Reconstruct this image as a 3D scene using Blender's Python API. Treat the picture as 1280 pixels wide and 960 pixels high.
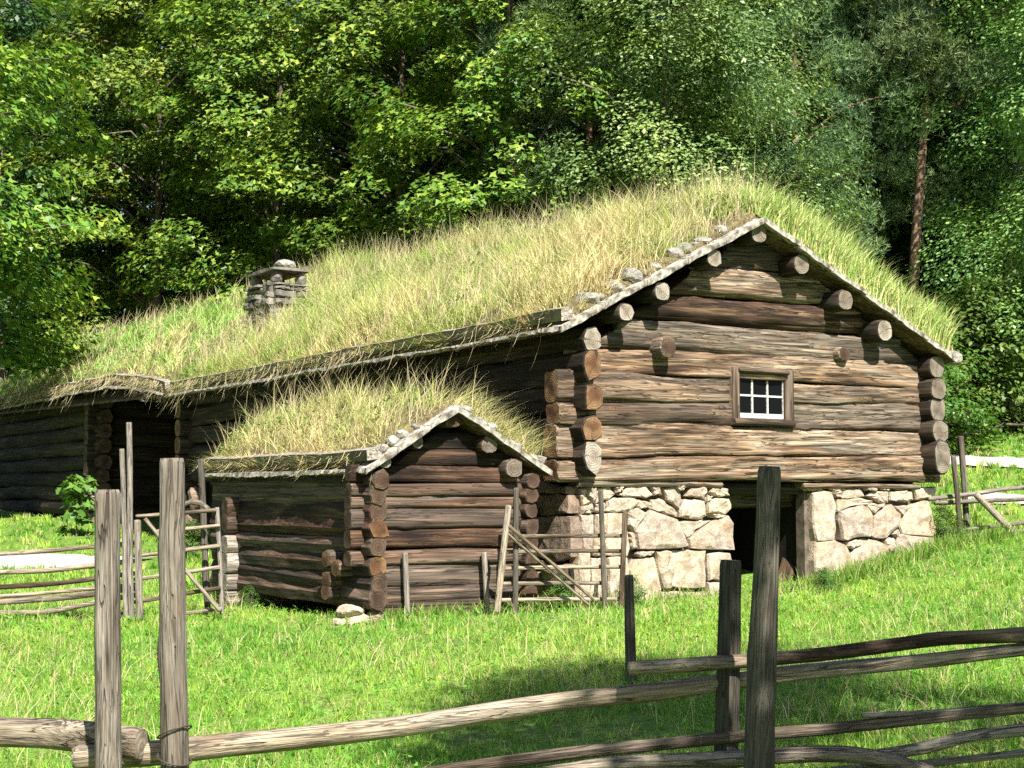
import bpy, math, random
import numpy as np
from mathutils import Vector, Matrix
for o in list(bpy.data.objects): bpy.data.objects.remove(o)
SC = bpy.context.scene
COL = SC.collection
R = math.radians

# ------------------------------------------------------------------ camera, sky, sun, exposure
F, HZ = 1800.0, 622.0                       # focal length and horizon row, in pixels of the 1280 px wide photograph
PITCH = math.atan((HZ - 480) / F)
CAM = np.array([0.0, 0.0, 1.6])
cam = bpy.data.objects.new('camera', bpy.data.cameras.new('camera'))
COL.objects.link(cam)
cam.location = CAM
cam.rotation_euler = (math.pi / 2 + PITCH, 0, 0)
cam.data.sensor_width = 36
cam.data.lens = F / 1280 * 36
cam.data.clip_end = 1500
SC.camera = cam

SUN_EL = 47.0
TO_SUN = np.array([0.355, -0.935])           # horizontal direction towards the sun
TO_SUN /= np.linalg.norm(TO_SUN)
world = bpy.data.worlds.new('World'); SC.world = world; world.use_nodes = True
wn = world.node_tree.nodes; wl = world.node_tree.links
bg = wn['Background']
sky = wn.new('ShaderNodeTexSky'); sky.sky_type = 'NISHITA'; sky.sun_disc = False
sky.sun_elevation = R(SUN_EL)
sky.sun_rotation = math.atan2(TO_SUN[0], TO_SUN[1])
wl.new(sky.outputs[0], bg.inputs[0]); bg.inputs[1].default_value = 0.05
sun = bpy.data.objects.new('sun', bpy.data.lights.new('sun', 'SUN')); COL.objects.link(sun)
sun.data.energy = 5.0; sun.data.angle = R(0.5); sun.data.color = (1.0, 0.955, 0.87)
sv = Vector((TO_SUN[0] * math.cos(R(SUN_EL)), TO_SUN[1] * math.cos(R(SUN_EL)), math.sin(R(SUN_EL))))
sun.rotation_euler = sv.to_track_quat('Z', 'Y').to_euler()
SC.view_settings.view_transform = 'Standard'; SC.view_settings.look = 'None'
SC.view_settings.exposure = 1.47; SC.view_settings.gamma = 1
SC.view_settings.use_curve_mapping = False
SC.cycles.max_bounces = 3; SC.cycles.diffuse_bounces = 2; SC.cycles.glossy_bounces = 1
SC.cycles.transmission_bounces = 3; SC.cycles.transparent_max_bounces = 4
SC.cycles.use_denoising = False
SC.cycles.use_adaptive_sampling = True; SC.cycles.adaptive_threshold = .02
SC.cycles.sample_clamp_indirect = 4
SC.cycles.debug_use_spatial_splits = True

# ------------------------------------------------------------------ survey: photo pixels <-> the place
CP, SP = math.cos(PITCH), math.sin(PITCH)
def ray(px, py):
    x = (px - 640) / F; y = (480 - py) / F
    return np.array([x, CP - SP * y, SP + CP * y])
def at(px, py, Y):
    r = ray(px, py); return CAM + r * (Y / r[1])
AZ = R(57)
D = np.array([math.sin(AZ), math.cos(AZ), 0]); E = np.array([-math.cos(AZ), math.sin(AZ), 0])
C0 = at(718, 622, 15.5); C0[2] = 0           # near corner of the log house
def W(u, v, z): return C0 + D * u + E * v + np.array([0, 0, z])
def on_v(px, py, v=0.0):                     # point of the gable plane v = const: (u, z)
    r = ray(px, py); t = (C0 @ E + v - CAM @ E) / (r @ E); p = CAM + r * t
    return (p - C0) @ D, p[2]
def on_u(px, py, u=0.0):                     # point of the long-wall plane u = const: (v, z)
    r = ray(px, py); t = (C0 @ D + u - CAM @ D) / (r @ D); p = CAM + r * t
    return (p - C0) @ E, p[2]
def pv(px, py, v=0.0):
    u, z = on_v(px, py, v); return W(u, v, z)
def pu(px, py, u=0.0):
    v, z = on_u(px, py, u); return W(u, v, z)

# ------------------------------------------------------------------ helpers
def tag(o, label=None, cat=None, group=None, kind=None):
    if label: o['label'] = label
    if cat: o['category'] = cat
    if group: o['group'] = group
    if kind: o['kind'] = kind
    return o
def empty(name, loc):
    o = bpy.data.objects.new(name, None); COL.objects.link(o); o.location = loc
    o.empty_display_size = 0.2
    return o
ORG = {}
def origin(parent):
    p = np.zeros(3)
    while parent is not None:
        p = p + np.array(parent.location); parent = parent.parent
    return p
def link(name, me, parent=None, M=None):
    o = bpy.data.objects.new(name, me); COL.objects.link(o)
    if parent is not None:
        o.parent = parent
    if M is not None:
        base = origin(parent) if parent is not None else np.zeros(3)
        o.matrix_basis = Matrix.Translation(Vector(-base)) @ M
    elif parent is not None:
        o.location = Vector(-origin(parent))
    return o
def mesh(name, verts, faces, mats, midx=None, smooth=False):
    me = bpy.data.meshes.new(name)
    me.from_pydata([tuple(map(float, v)) for v in verts], [], faces)
    for m in mats: me.materials.append(m)
    if midx is not None: me.polygons.foreach_set('material_index', np.asarray(midx, dtype=np.int32))
    if smooth is True: me.polygons.foreach_set('use_smooth', np.ones(len(faces), dtype=bool))
    elif smooth is not False: me.polygons.foreach_set('use_smooth', np.asarray(smooth, dtype=bool))
    me.update()
    return me
def wobj(name, verts, faces, mats, parent=None, midx=None, smooth=False):
    """a mesh whose vertices are given in world space; its own origin sits at their middle"""
    V = np.asarray(verts, float); c = V.mean(0)
    return link(name, mesh(name, V - c, faces, mats, midx, smooth), parent, Matrix.Translation(Vector(c)))
def npmesh(name, V, polys, mats, cols=None, smooth=False):
    """V (n,3); polys: list of (k,m) index arrays"""
    me = bpy.data.meshes.new(name)
    me.vertices.add(len(V)); me.vertices.foreach_set('co', np.ascontiguousarray(V, np.float32).ravel())
    loops = np.concatenate([p.ravel() for p in polys]).astype(np.int32)
    tot = np.concatenate([np.full(len(p), p.shape[1], np.int32) for p in polys])
    st = np.concatenate([[0], np.cumsum(tot)[:-1]]).astype(np.int32)
    me.loops.add(len(loops)); me.loops.foreach_set('vertex_index', loops)
    me.polygons.add(len(tot)); me.polygons.foreach_set('loop_start', st); me.polygons.foreach_set('loop_total', tot)
    if smooth: me.polygons.foreach_set('use_smooth', np.ones(len(tot), dtype=bool))
    for m in mats: me.materials.append(m)
    if cols is not None:
        a = me.color_attributes.new('Col', 'FLOAT_COLOR', 'POINT')
        c4 = np.ones((len(V), 4), np.float32); c4[:, :3] = cols
        a.data.foreach_set('color', c4.ravel())
    me.update(calc_edges=True)
    return me
def box(u0, u1, v0, v1, z0, z1):
    V = [W(u, v, z) for z in (z0, z1) for v in (v0, v1) for u in (u0, u1)]
    return V, [(0, 2, 3, 1), (4, 5, 7, 6), (0, 1, 5, 4), (2, 6, 7, 3), (0, 4, 6, 2), (1, 3, 7, 5)]
def sines(seed, n=4):
    rg = random.Random(seed)
    return [(rg.uniform(.5, 1) / (k + 1), rg.uniform(.6, 1.6) * (k + 1), rg.uniform(0, 6.28)) for k in range(n)]
def wave(S, x): return sum(a * math.sin(f * x + p) for a, f, p in S) / 2

def log_mesh(pts, ry, rz, mats, seed=0, n=14, step=.16, rough=.05, wob=.012, cut=(0, 0), bev=.02, knots=0, sq=.8, flat=False, grooves=0):
    """a log along local X through the points; ry/rz half thickness at both ends; returns mesh, matrix"""
    rg = random.Random(seed)
    P = [Vector(p) for p in pts]
    ax = (P[-1] - P[0]); L = ax.length; X = ax.normalized()
    Z = Vector((0, 0, 1))
    if abs(X.z) > .8: Z = Vector((0, -1, 0)) if abs(X.y) < .5 else Vector((1, 0, 0))
    Y = Z.cross(X).normalized(); Z = X.cross(Y)
    M = Matrix.Translation((P[0] + P[-1]) / 2) @ Matrix((X, Y, Z)).transposed().to_4x4()
    Mi = M.inverted(); lp = [Mi @ p for p in P]
    ns = max(3, int(L / step))
    xs = [-L / 2 + L * i / ns for i in range(ns + 1)]
    xs = [xs[0], xs[0] + bev] + xs[1:-1] + [xs[-1] - bev, xs[-1]]
    px = [p.x for p in lp]
    if len(lp) > 2:
        k = np.linspace(-1, 1, 7); k = np.exp(-2 * k * k); k /= k.sum()
        fx = np.linspace(-L / 2, L / 2, 61)
        fy = np.interp(fx, px, [p.y for p in lp]); fz = np.interp(fx, px, [p.z for p in lp])
        fy = np.convolve(np.pad(fy, 3, 'edge'), k, 'valid'); fz = np.convolve(np.pad(fz, 3, 'edge'), k, 'valid')
        cy = np.interp(xs, fx, fy); cz = np.interp(xs, fx, fz)
    else: cy = cz = np.zeros(len(xs))
    S1, S2, S3 = sines(seed * 7 + 1), sines(seed * 7 + 2), sines(seed * 7 + 3)
    prof = [1 + rough * rg.uniform(-1, 1) for _ in range(n)]
    kn = [(rg.uniform(-L / 2, L / 2), rg.randrange(n), rg.uniform(.08, .18)) for _ in range(knots)]
    gv = [(rg.choice([j for j in range(n) if -.75 < math.sin(2 * math.pi * j / n) < .8]), sines(seed * 13 + q_), rg.uniform(.10, .2), rg.uniform(-.2, .6)) for q_ in range(grooves)]
    V = []; fcs = []; mi = []; sm = []
    for i, x in enumerate(xs):
        t = (x + L / 2) / L
        a = ry[0] + (ry[1] - ry[0]) * t; b = rz[0] + (rz[1] - rz[0]) * t
        e = .90 if i in (0, len(xs) - 1) else 1
        oy = cy[i] + wob * wave(S1, x * 1.3); oz = cz[i] + wob * wave(S2, x * 1.1)
        for j in range(n):
            th = 2 * math.pi * j / n
            c, s = math.cos(th), math.sin(th)
            q = prof[j] * e * (1 + rough * .8 * wave(S3, x * 1.7 + 2.1 * c + 1.3 * s) + rough * .35 * math.sin(9 * x + 3 * j + seed))
            for kx, kj, kh in kn:
                dj = min(abs(j - kj), n - abs(j - kj)); dd = ((x - kx) / .07) ** 2 + (dj / .9) ** 2
                if dd < 4: q += kh * math.exp(-dd)
            for gj, gs, gd, go in gv:
                if j == gj: q -= gd * max(0, min(1, (wave(gs, x * 1.6) + go) * 2.5))
            c = math.copysign(abs(c) ** sq, c); s = math.copysign(abs(s) ** sq, s)
            y, z = a * q * c + oy, b * q * s + oz
            xx = x
            if cut[0] and i < 2: xx = x + cut[0] * z
            if cut[1] and i > len(xs) - 3: xx = x + cut[1] * z
            V.append((xx, y, z))
    for i in range(len(xs) - 1):
        for j in range(n):
            k = (j + 1) % n
            fcs.append((i * n + j, i * n + k, (i + 1) * n + k, (i + 1) * n + j)); mi.append(0); sm.append(not flat)
    for i, rev in ((0, True), (len(xs) - 1, False)):
        c = len(V); ring = [V[i * n + j] for j in range(n)]
        V.append(tuple(sum(v[q] for v in ring) / n + (0 if q else rg.uniform(-.01, .01)) for q in range(3)))
        for j in range(n):
            k = (j + 1) % n
            fcs.append((c, i * n + k, i * n + j) if rev else (c, i * n + j, i * n + k)); mi.append(1); sm.append(False)
    me = mesh('log', V, fcs, mats, mi, sm)
    return me, M
LOGSEED = [0]
def log(name, parent, pts, ry, rz, mats, **kw):
    LOGSEED[0] += 1
    if not isinstance(ry, tuple): ry = (ry, ry)
    if not isinstance(rz, tuple): rz = (rz, rz)
    me, M = log_mesh(pts, ry, rz, mats, seed=kw.pop('seed', LOGSEED[0]), **kw)
    me.name = name
    return link(name, me, parent, M)

# ------------------------------------------------------------------ materials
def mat(name):
    m = bpy.data.materials.new(name); m.use_nodes = True
    nt = m.node_tree; b = nt.nodes['Principled BSDF']
    b.inputs['Roughness'].default_value = .85
    b.inputs['Specular IOR Level'].default_value = .25
    return m, nt, nt.nodes, nt.links, b
def N(nt, typ, **kw):
    n = nt.nodes.new(typ)
    for k, v in kw.items():
        if k in n.inputs and not hasattr(n, k): n.inputs[k].default_value = v
        else: setattr(n, k, v)
    return n
def ramp(nt, stops, fac):
    r = nt.nodes.new('ShaderNodeValToRGB'); cr = r.color_ramp
    while len(cr.elements) > 1: cr.elements.remove(cr.elements[-1])
    cr.elements[0].position = stops[0][0]; cr.elements[0].color = (*stops[0][1], 1) if len(stops[0][1]) == 3 else stops[0][1]
    for p, c in stops[1:]:
        e = cr.elements.new(p); e.color = (*c, 1)
    nt.links.new(fac, r.inputs[0])
    return r
def mixc(nt, fac, a, b, mode='MIX'):
    m = nt.nodes.new('ShaderNodeMix'); m.data_type = 'RGBA'; m.blend_type = mode
    for sock, val in ((0, fac), (6, a), (7, b)):
        if isinstance(val, (int, float)): m.inputs[sock].default_value = val
        elif isinstance(val, tuple): m.inputs[sock].default_value = (*val, 1)
        else: nt.links.new(val, m.inputs[sock])
    return m.outputs[2]
def math_(nt, op, a, b=None, clamp=False):
    m = nt.nodes.new('ShaderNodeMath'); m.operation = op; m.use_clamp = clamp
    for k, v in ((0, a), (1, b)):
        if v is None: continue
        if isinstance(v, (int, float)): m.inputs[k].default_value = v
        else: nt.links.new(v, m.inputs[k])
    return m.outputs[0]
def g(v): return (v, v, v)
def objcoord(nt, scale):
    tc = nt.nodes.new('ShaderNodeTexCoord'); oi = nt.nodes.new('ShaderNodeObjectInfo')
    off = math_(nt, 'MULTIPLY', oi.outputs['Random'], 57.0)
    ad = nt.nodes.new('ShaderNodeVectorMath'); ad.operation = 'ADD'
    nt.links.new(tc.outputs['Object'], ad.inputs[0]); nt.links.new(off, ad.inputs[1])
    out = []
    for s in scale:
        mp = nt.nodes.new('ShaderNodeMapping'); mp.inputs['Scale'].default_value = s
        nt.links.new(ad.outputs[0], mp.inputs['Vector']); out.append(mp.outputs[0])
    return out, oi.outputs['Random']
def wood(name, dark, mid, light, grey, crack=.7, vari=.5, knot=True, fine=60.0, ck_s=1.15, kr=.13, fx=.03, gc=((.34, .20), (.46, .75), (.56, 1.15), (.68, 2.1))):
    m, nt, nd, lk, b = mat(name)
    (c1, c2, c3, c4, c5), rnd = objcoord(nt, [(.5, 3.2, 3.2), (fine * fx, fine, fine), (.45, 11, 11), (3.0, 5, 5), (.9, 26, 26)])
    def noise(v, sc, det=6, dist=.3):
        n = N(nt, 'ShaderNodeTexNoise'); n.inputs['Scale'].default_value = sc; n.inputs['Detail'].default_value = det
        n.inputs['Distortion'].default_value = dist; lk.new(v, n.inputs['Vector']); return n.outputs['Fac']
    a = noise(c1, 1.3, 8, 1.2); gr = noise(c2, 1.0, 6, .5); cr = noise(c3, ck_s, 3, 1.5); big = noise(c1, .55, 3, .5)
    rnd2 = math_(nt, 'FRACT', math_(nt, 'MULTIPLY', rnd, 17.31))
    shift = math_(nt, 'MULTIPLY', math_(nt, 'SUBTRACT', rnd, .5), vari * .42)
    col = ramp(nt, [(.30, dark), (.45, mid), (.60, light), (.8, grey)], math_(nt, 'ADD', a, shift)).outputs[0]
    col = mixc(nt, ramp(nt, [(.42, g(0)), (.68, g(.62))], math_(nt, 'ADD', big, math_(nt, 'MULTIPLY', math_(nt, 'SUBTRACT', rnd2, .5), .25))).outputs[0], col, grey)
    col = mixc(nt, .85, col, ramp(nt, [(p_, g(v_)) for p_, v_ in gc], gr).outputs[0], 'MULTIPLY')
    mask = ramp(nt, [(.42, g(0)), (.55, g(1))], noise(c1, .9, 3)).outputs[0]
    ck = ramp(nt, [(.0, g(1)), (.010, g(1)), (.022, g(0))], math_(nt, 'ABSOLUTE', math_(nt, 'SUBTRACT', cr, .47))).outputs[0]
    ck = math_(nt, 'MULTIPLY', ck, mask)
    cr2 = ramp(nt, [(.0, g(1)), (.008, g(1)), (.022, g(0))], math_(nt, 'ABSOLUTE', math_(nt, 'SUBTRACT', noise(c5, ck_s, 2, .8), .5))).outputs[0]
    ck = math_(nt, 'MAXIMUM', ck, math_(nt, 'MULTIPLY', cr2, math_(nt, 'MULTIPLY', math_(nt, 'SUBTRACT', 1.0, mask), .85)))
    col = mixc(nt, math_(nt, 'MULTIPLY', ck, crack), col, (.018, .012, .008))
    if knot:
        vo = N(nt, 'ShaderNodeTexVoronoi'); vo.inputs['Scale'].default_value = .8; lk.new(c4, vo.inputs['Vector'])
        ring = math_(nt, 'SINE', math_(nt, 'MULTIPLY', vo.outputs['Distance'], 70))
        kc = mixc(nt, ring, (light[0] * .8, light[1] * .62, light[2] * .45), dark)
        col = mixc(nt, ramp(nt, [(kr * .4, g(.55)), (kr, g(0))], vo.outputs['Distance']).outputs[0], col, kc)
    lk.new(col, b.inputs['Base Color'])
    h = math_(nt, 'ADD', math_(nt, 'MULTIPLY', gr, .5), math_(nt, 'MULTIPLY', ck, -1.2))
    h = math_(nt, 'ADD', h, math_(nt, 'MULTIPLY', a, .8))
    bp = N(nt, 'ShaderNodeBump'); bp.inputs['Strength'].default_value = .75; bp.inputs['Distance'].default_value = .02
    lk.new(h, bp.inputs['Height']); lk.new(bp.outputs[0], b.inputs['Normal'])
    return m
def endgrain(name, c_in, c_out, c_dark):
    m, nt, nd, lk, b = mat(name)
    (c1, c2), rnd = objcoord(nt, [(.05, 9, 9), (.1, 4, 4)])
    tc = nt.nodes.new('ShaderNodeTexCoord'); sp = nt.nodes.new('ShaderNodeSeparateXYZ'); lk.new(tc.outputs['Object'], sp.inputs[0])
    rr = math_(nt, 'SQRT', math_(nt, 'ADD', math_(nt, 'MULTIPLY', sp.outputs[1], sp.outputs[1]), math_(nt, 'MULTIPLY', sp.outputs[2], sp.outputs[2])))
    n = N(nt, 'ShaderNodeTexNoise'); n.inputs['Scale'].default_value = 1; n.inputs['Detail'].default_value = 5; lk.new(c1, n.inputs['Vector'])
    n2 = N(nt, 'ShaderNodeTexNoise'); n2.inputs['Scale'].default_value = 1; n2.inputs['Detail'].default_value = 3; lk.new(c2, n2.inputs['Vector'])
    ring = math_(nt, 'SINE', math_(nt, 'ADD', math_(nt, 'MULTIPLY', rr, 230), math_(nt, 'MULTIPLY', n.outputs[0], 9)))
    col = mixc(nt, ramp(nt, [(.03, g(0)), (.11, g(1))], math_(nt, 'ADD', rr, math_(nt, 'MULTIPLY', math_(nt, 'SUBTRACT', n2.outputs[0], .5), .28))).outputs[0], c_in, c_out)
    col = mixc(nt, math_(nt, 'MULTIPLY', math_(nt, 'ADD', ring, 1), .32), col, c_dark)
    ang = math_(nt, 'ARCTAN2', sp.outputs[1], sp.outputs[2])
    rad = math_(nt, 'ABSOLUTE', math_(nt, 'SINE', math_(nt, 'ADD', math_(nt, 'MULTIPLY', ang, 1.0), math_(nt, 'ADD', math_(nt, 'MULTIPLY', rnd, 30), math_(nt, 'MULTIPLY', n2.outputs[0], 2)))))
    col = mixc(nt, ramp(nt, [(.03, g(.85)), (.08, g(0))], rad).outputs[0], col, (.03, .02, .014))
    col = mixc(nt, .6, col, ramp(nt, [(.32, g(.35)), (.6, g(1.25))], n.outputs[0]).outputs[0], 'MULTIPLY')
    lk.new(col, b.inputs['Base Color'])
    bp = N(nt, 'ShaderNodeBump'); bp.inputs['Strength'].default_value = .8; bp.inputs['Distance'].default_value = .015
    lk.new(math_(nt, 'ADD', n.outputs[0], math_(nt, 'MULTIPLY', ring, .05)), bp.inputs['Height']); lk.new(bp.outputs[0], b.inputs['Normal'])
    return m
def stone_mat(name, cols, stain, contrast=1.0, moss=None):
    m, nt, nd, lk, b = mat(name)
    (c1, c2), rnd = objcoord(nt, [(1, 1, 1), (1, 1, 1)])
    def noise(v, sc, det=6, dist=0):
        n = N(nt, 'ShaderNodeTexNoise'); n.inputs['Scale'].default_value = sc; n.inputs['Detail'].default_value = det
        n.inputs['Distortion'].default_value = dist; lk.new(v, n.inputs['Vector']); return n.outputs['Fac']
    base = ramp(nt, [(0, cols[0]), (.35, cols[1]), (.7, cols[2]), (1, cols[0])], rnd).outputs[0]
    n1 = noise(c1, 3.0, 6, .4); n2 = noise(c1, 60, 4); n3 = noise(c1, 9, 8)
    col = mixc(nt, ramp(nt, [(.52, g(0)), (.72, g(.75))], n1).outputs[0], base, stain)
    col = mixc(nt, .8 * contrast, col, ramp(nt, [(.3, g(.5)), (.55, g(1)), (.75, g(1.25))], n2).outputs[0], 'MULTIPLY')
    col = mixc(nt, .8 * contrast, col, ramp(nt, [(.3, g(.55)), (.6, g(1.1))], n3).outputs[0], 'MULTIPLY')
    if moss: col = mixc(nt, ramp(nt, [(.55, g(0)), (.68, g(.8))], noise(c1, 6, 6)).outputs[0], col, moss)
    lk.new(col, b.inputs['Base Color'])
    bp = N(nt, 'ShaderNodeBump'); bp.inputs['Strength'].default_value = .8; bp.inputs['Distance'].default_value = .03
    lk.new(math_(nt, 'ADD', math_(nt, 'MULTIPLY', n3, 1.0), math_(nt, 'MULTIPLY', n2, .25)), bp.inputs['Height'])
    lk.new(bp.outputs[0], b.inputs['Normal'])
    return m
def plain(name, col, rough=.9, noise_sc=8, amt=.6, col2=None):
    m, nt, nd, lk, b = mat(name)
    tc = nt.nodes.new('ShaderNodeTexCoord')
    n = N(nt, 'ShaderNodeTexNoise'); n.inputs['Scale'].default_value = noise_sc; n.inputs['Detail'].default_value = 8
    lk.new(tc.outputs['Object'], n.inputs['Vector'])
    c = mixc(nt, ramp(nt, [(.35, g(0)), (.65, g(1))], n.outputs[0]).outputs[0], col, col2 or tuple(x * (1 - amt) for x in col))
    lk.new(c, b.inputs['Base Color']); b.inputs['Roughness'].default_value = rough
    bp = N(nt, 'ShaderNodeBump'); bp.inputs['Strength'].default_value = .5; bp.inputs['Distance'].default_value = .02
    lk.new(n.outputs[0], bp.inputs['Height']); lk.new(bp.outputs[0], b.inputs['Normal'])
    return m
def blade_mat(name, trans=.35):
    m, nt, nd, lk, b = mat(name)
    at_ = nt.nodes.new('ShaderNodeVertexColor'); at_.layer_name = 'Col'
    ge = nt.nodes.new('ShaderNodeNewGeometry')
    c = mixc(nt, 1.0, at_.outputs[0], ramp(nt, [(0, g(.72)), (1, g(1.28))], ge.outputs['Random Per Island']).outputs[0], 'MULTIPLY')
    lk.new(c, b.inputs['Base Color']); b.inputs['Roughness'].default_value = .55
    tr = nt.nodes.new('ShaderNodeBsdfTranslucent'); lk.new(c, tr.inputs[0])
    mx = nt.nodes.new('ShaderNodeMixShader'); mx.inputs[0].default_value = trans
    lk.new(b.outputs[0], mx.inputs[1]); lk.new(tr.outputs[0], mx.inputs[2])
    lk.new(mx.outputs[0], nd['Material Output'].inputs[0])
    return m
def leaf_mat(name, cols, trans=.3, rough=.45, spec=.35):
    m, nt, nd, lk, b = mat(name)
    ge = nt.nodes.new('ShaderNodeNewGeometry'); oi = nt.nodes.new('ShaderNodeObjectInfo')
    c = ramp(nt, [(i / (len(cols) - 1), q) for i, q in enumerate(cols)], ge.outputs['Random Per Island']).outputs[0]
    tc = nt.nodes.new('ShaderNodeTexCoord'); nz = N(nt, 'ShaderNodeTexNoise'); nz.inputs['Scale'].default_value = .55; nz.inputs['Detail'].default_value = 3
    lk.new(tc.outputs['Object'], nz.inputs['Vector'])
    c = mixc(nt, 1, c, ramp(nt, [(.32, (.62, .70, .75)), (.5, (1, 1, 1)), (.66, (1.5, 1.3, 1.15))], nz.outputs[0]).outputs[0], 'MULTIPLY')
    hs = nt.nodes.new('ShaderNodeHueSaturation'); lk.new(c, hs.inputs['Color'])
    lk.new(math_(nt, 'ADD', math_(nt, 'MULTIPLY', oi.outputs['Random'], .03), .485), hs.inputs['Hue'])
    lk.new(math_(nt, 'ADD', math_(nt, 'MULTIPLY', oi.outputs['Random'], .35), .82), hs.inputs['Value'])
    c = hs.outputs[0]
    lk.new(c, b.inputs['Base Color']); b.inputs['Roughness'].default_value = rough; b.inputs['Specular IOR Level'].default_value = spec
    tr = nt.nodes.new('ShaderNodeBsdfTranslucent')
    lk.new(mixc(nt, 1, c, (1.2, 1.15, .6), 'MULTIPLY'), tr.inputs[0])
    mx = nt.nodes.new('ShaderNodeMixShader'); mx.inputs[0].default_value = trans
    lk.new(b.outputs[0], mx.inputs[1]); lk.new(tr.outputs[0], mx.inputs[2])
    lk.new(mx.outputs[0], nd['Material Output'].inputs[0])
    return m

M_LOG = wood('weathered_house_log', (.014, .008, .005), (.056, .031, .018), (.19, .122, .072), (.225, .185, .14), vari=1.0, crack=1.0, fine=34, ck_s=1.1, kr=.2, fx=.04)
M_SHED = wood('dark_shed_log', (.013, .008, .0055), (.042, .022, .0135), (.105, .058, .034), (.115, .09, .07), vari=.7, fine=30)
M_PLANK = wood('shed_plank_wood', (.026, .017, .012), (.066, .043, .028), (.12, .08, .053), (.11, .09, .074), vari=.3, fine=34)
M_SHADELOG = wood('shaded_dark_log', (.011, .007, .0045), (.021, .0135, .008), (.042, .029, .018), (.05, .04, .03), vari=.5, fine=26)  # darker copy of the house log wood, wall shade put into its colour
M_GREY = wood('grey_fence_wood', (.075, .056, .042), (.15, .125, .10), (.235, .205, .17), (.21, .185, .16), vari=.6, fine=125, kr=.2, fx=.05, gc=((.32, .42), (.45, .85), (.56, 1.1), (.70, 1.55)), ck_s=1.7)
M_RAIL = wood('fence_rail_wood', (.05, .032, .02), (.15, .11, .073), (.31, .25, .18), (.28, .24, .19), vari=.9, crack=.75, fine=110, kr=.2, fx=.06, gc=((.32, .42), (.45, .85), (.56, 1.1), (.70, 1.55)), ck_s=1.6)
M_DARKPOST = wood('dark_post_wood', (.036, .030, .023), (.07, .06, .046), (.11, .096, .074), (.10, .09, .074), vari=.3, fine=125, kr=.2, fx=.05, gc=((.32, .42), (.45, .85), (.56, 1.1), (.70, 1.55)), ck_s=1.7)  # darker copy of the grey wood; carries tree shade on the right foreground posts
M_BOARD = wood('roof_board_wood', (.035, .02, .012), (.08, .05, .028), (.14, .09, .05), (.12, .095, .07), fine=30)
M_PALEEND = wood('pale_hewn_wood', (.12, .095, .07), (.23, .195, .15), (.32, .28, .23), (.3, .265, .225), crack=.4, knot=False)
E_ORANGE = endgrain('orange_end_grain', (.075, .032, .014), (.20, .115, .055), (.085, .045, .023))
E_GREY = endgrain('grey_end_grain', (.13, .10, .072), (.20, .17, .135), (.08, .064, .048))
E_PALE = endgrain('pale_end_grain', (.22, .18, .135), (.30, .265, .22), (.12, .10, .077))
E_DARK = endgrain('brown_end_grain', (.052, .029, .018), (.105, .068, .043), (.034, .021, .014))
M_STONE = stone_mat('pale_granite', [(.42, .345, .27), (.45, .37, .27), (.34, .275, .225)], (.37, .255, .14), moss=(.22, .18, .135))
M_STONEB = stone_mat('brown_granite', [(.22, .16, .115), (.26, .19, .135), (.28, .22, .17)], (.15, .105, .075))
M_ROCK = stone_mat('grey_fieldstone', [(.30, .28, .245), (.21, .20, .175), (.36, .34, .30)], (.13, .12, .09), moss=(.09, .09, .03))
M_CHIM = stone_mat('chimney_slate_stone', [(.14, .125, .105), (.26, .235, .195), (.18, .165, .14)], (.07, .065, .055))
M_JOINT = plain('dark_joint_earth', (.15, .12, .09), amt=.6)
M_VOID = plain('dark_interior', (.012, .010, .008), amt=.5)  # near-black colour stands in for the unlit inside
M_BARK = plain('birch_bark_edge', (.44, .41, .36), noise_sc=14, col2=(.10, .08, .06))
M_TURFLOG = plain('mossy_turf_log', (.075, .085, .035), noise_sc=5, col2=(.035, .034, .018))
M_SOD = plain('sod', (.15, .125, .055), noise_sc=14, col2=(.06, .047, .026))
M_WHITE = plain('white_sash_paint', (.56, .55, .52), noise_sc=26, amt=.35, rough=.6)
M_PATH = plain('pale_gravel', (.46, .43, .38), noise_sc=24, amt=.4)
M_WIRE = plain('rusty_wire', (.06, .045, .035), amt=.3, rough=.6)
def glass():
    m, nt, nd, lk, b = mat('dark_window_glass')
    b.inputs['Base Color'].default_value = (.004, .0045, .005, 1); b.inputs['Roughness'].default_value = .04
    b.inputs['Specular IOR Level'].default_value = .08
    return m
M_GLASS = glass()
def ground_mat():
    m, nt, nd, lk, b = mat('meadow_soil')
    tc = nt.nodes.new('ShaderNodeTexCoord')
    n = N(nt, 'ShaderNodeTexNoise'); n.inputs['Scale'].default_value = .7; n.inputs['Detail'].default_value = 9
    n2 = N(nt, 'ShaderNodeTexNoise'); n2.inputs['Scale'].default_value = 18; n2.inputs['Detail'].default_value = 6
    lk.new(tc.outputs['Object'], n.inputs['Vector']); lk.new(tc.outputs['Object'], n2.inputs['Vector'])
    c = ramp(nt, [(.3, (.09, .17, .025)), (.55, (.14, .24, .036)), (.75, (.20, .22, .07))], n.outputs[0]).outputs[0]
    c = mixc(nt, 1, c, ramp(nt, [(.3, g(.4)), (.7, g(1.3))], n2.outputs[0]).outputs[0], 'MULTIPLY')
    lk.new(c, b.inputs['Base Color'])
    bp = N(nt, 'ShaderNodeBump'); bp.inputs['Strength'].default_value = .7; bp.inputs['Distance'].default_value = .05
    lk.new(n2.outputs[0], bp.inputs['Height']); lk.new(bp.outputs[0], b.inputs['Normal'])
    return m
M_GROUND = ground_mat()
M_BLADE = blade_mat('meadow_blade', .45)
M_ROOFBLADE = blade_mat('roof_blade', .3)
L_MAPLE = leaf_mat('maple_leaf', [(.045, .118, .016), (.09, .185, .022), (.155, .25, .03), (.235, .31, .045)], trans=.25)
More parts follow.
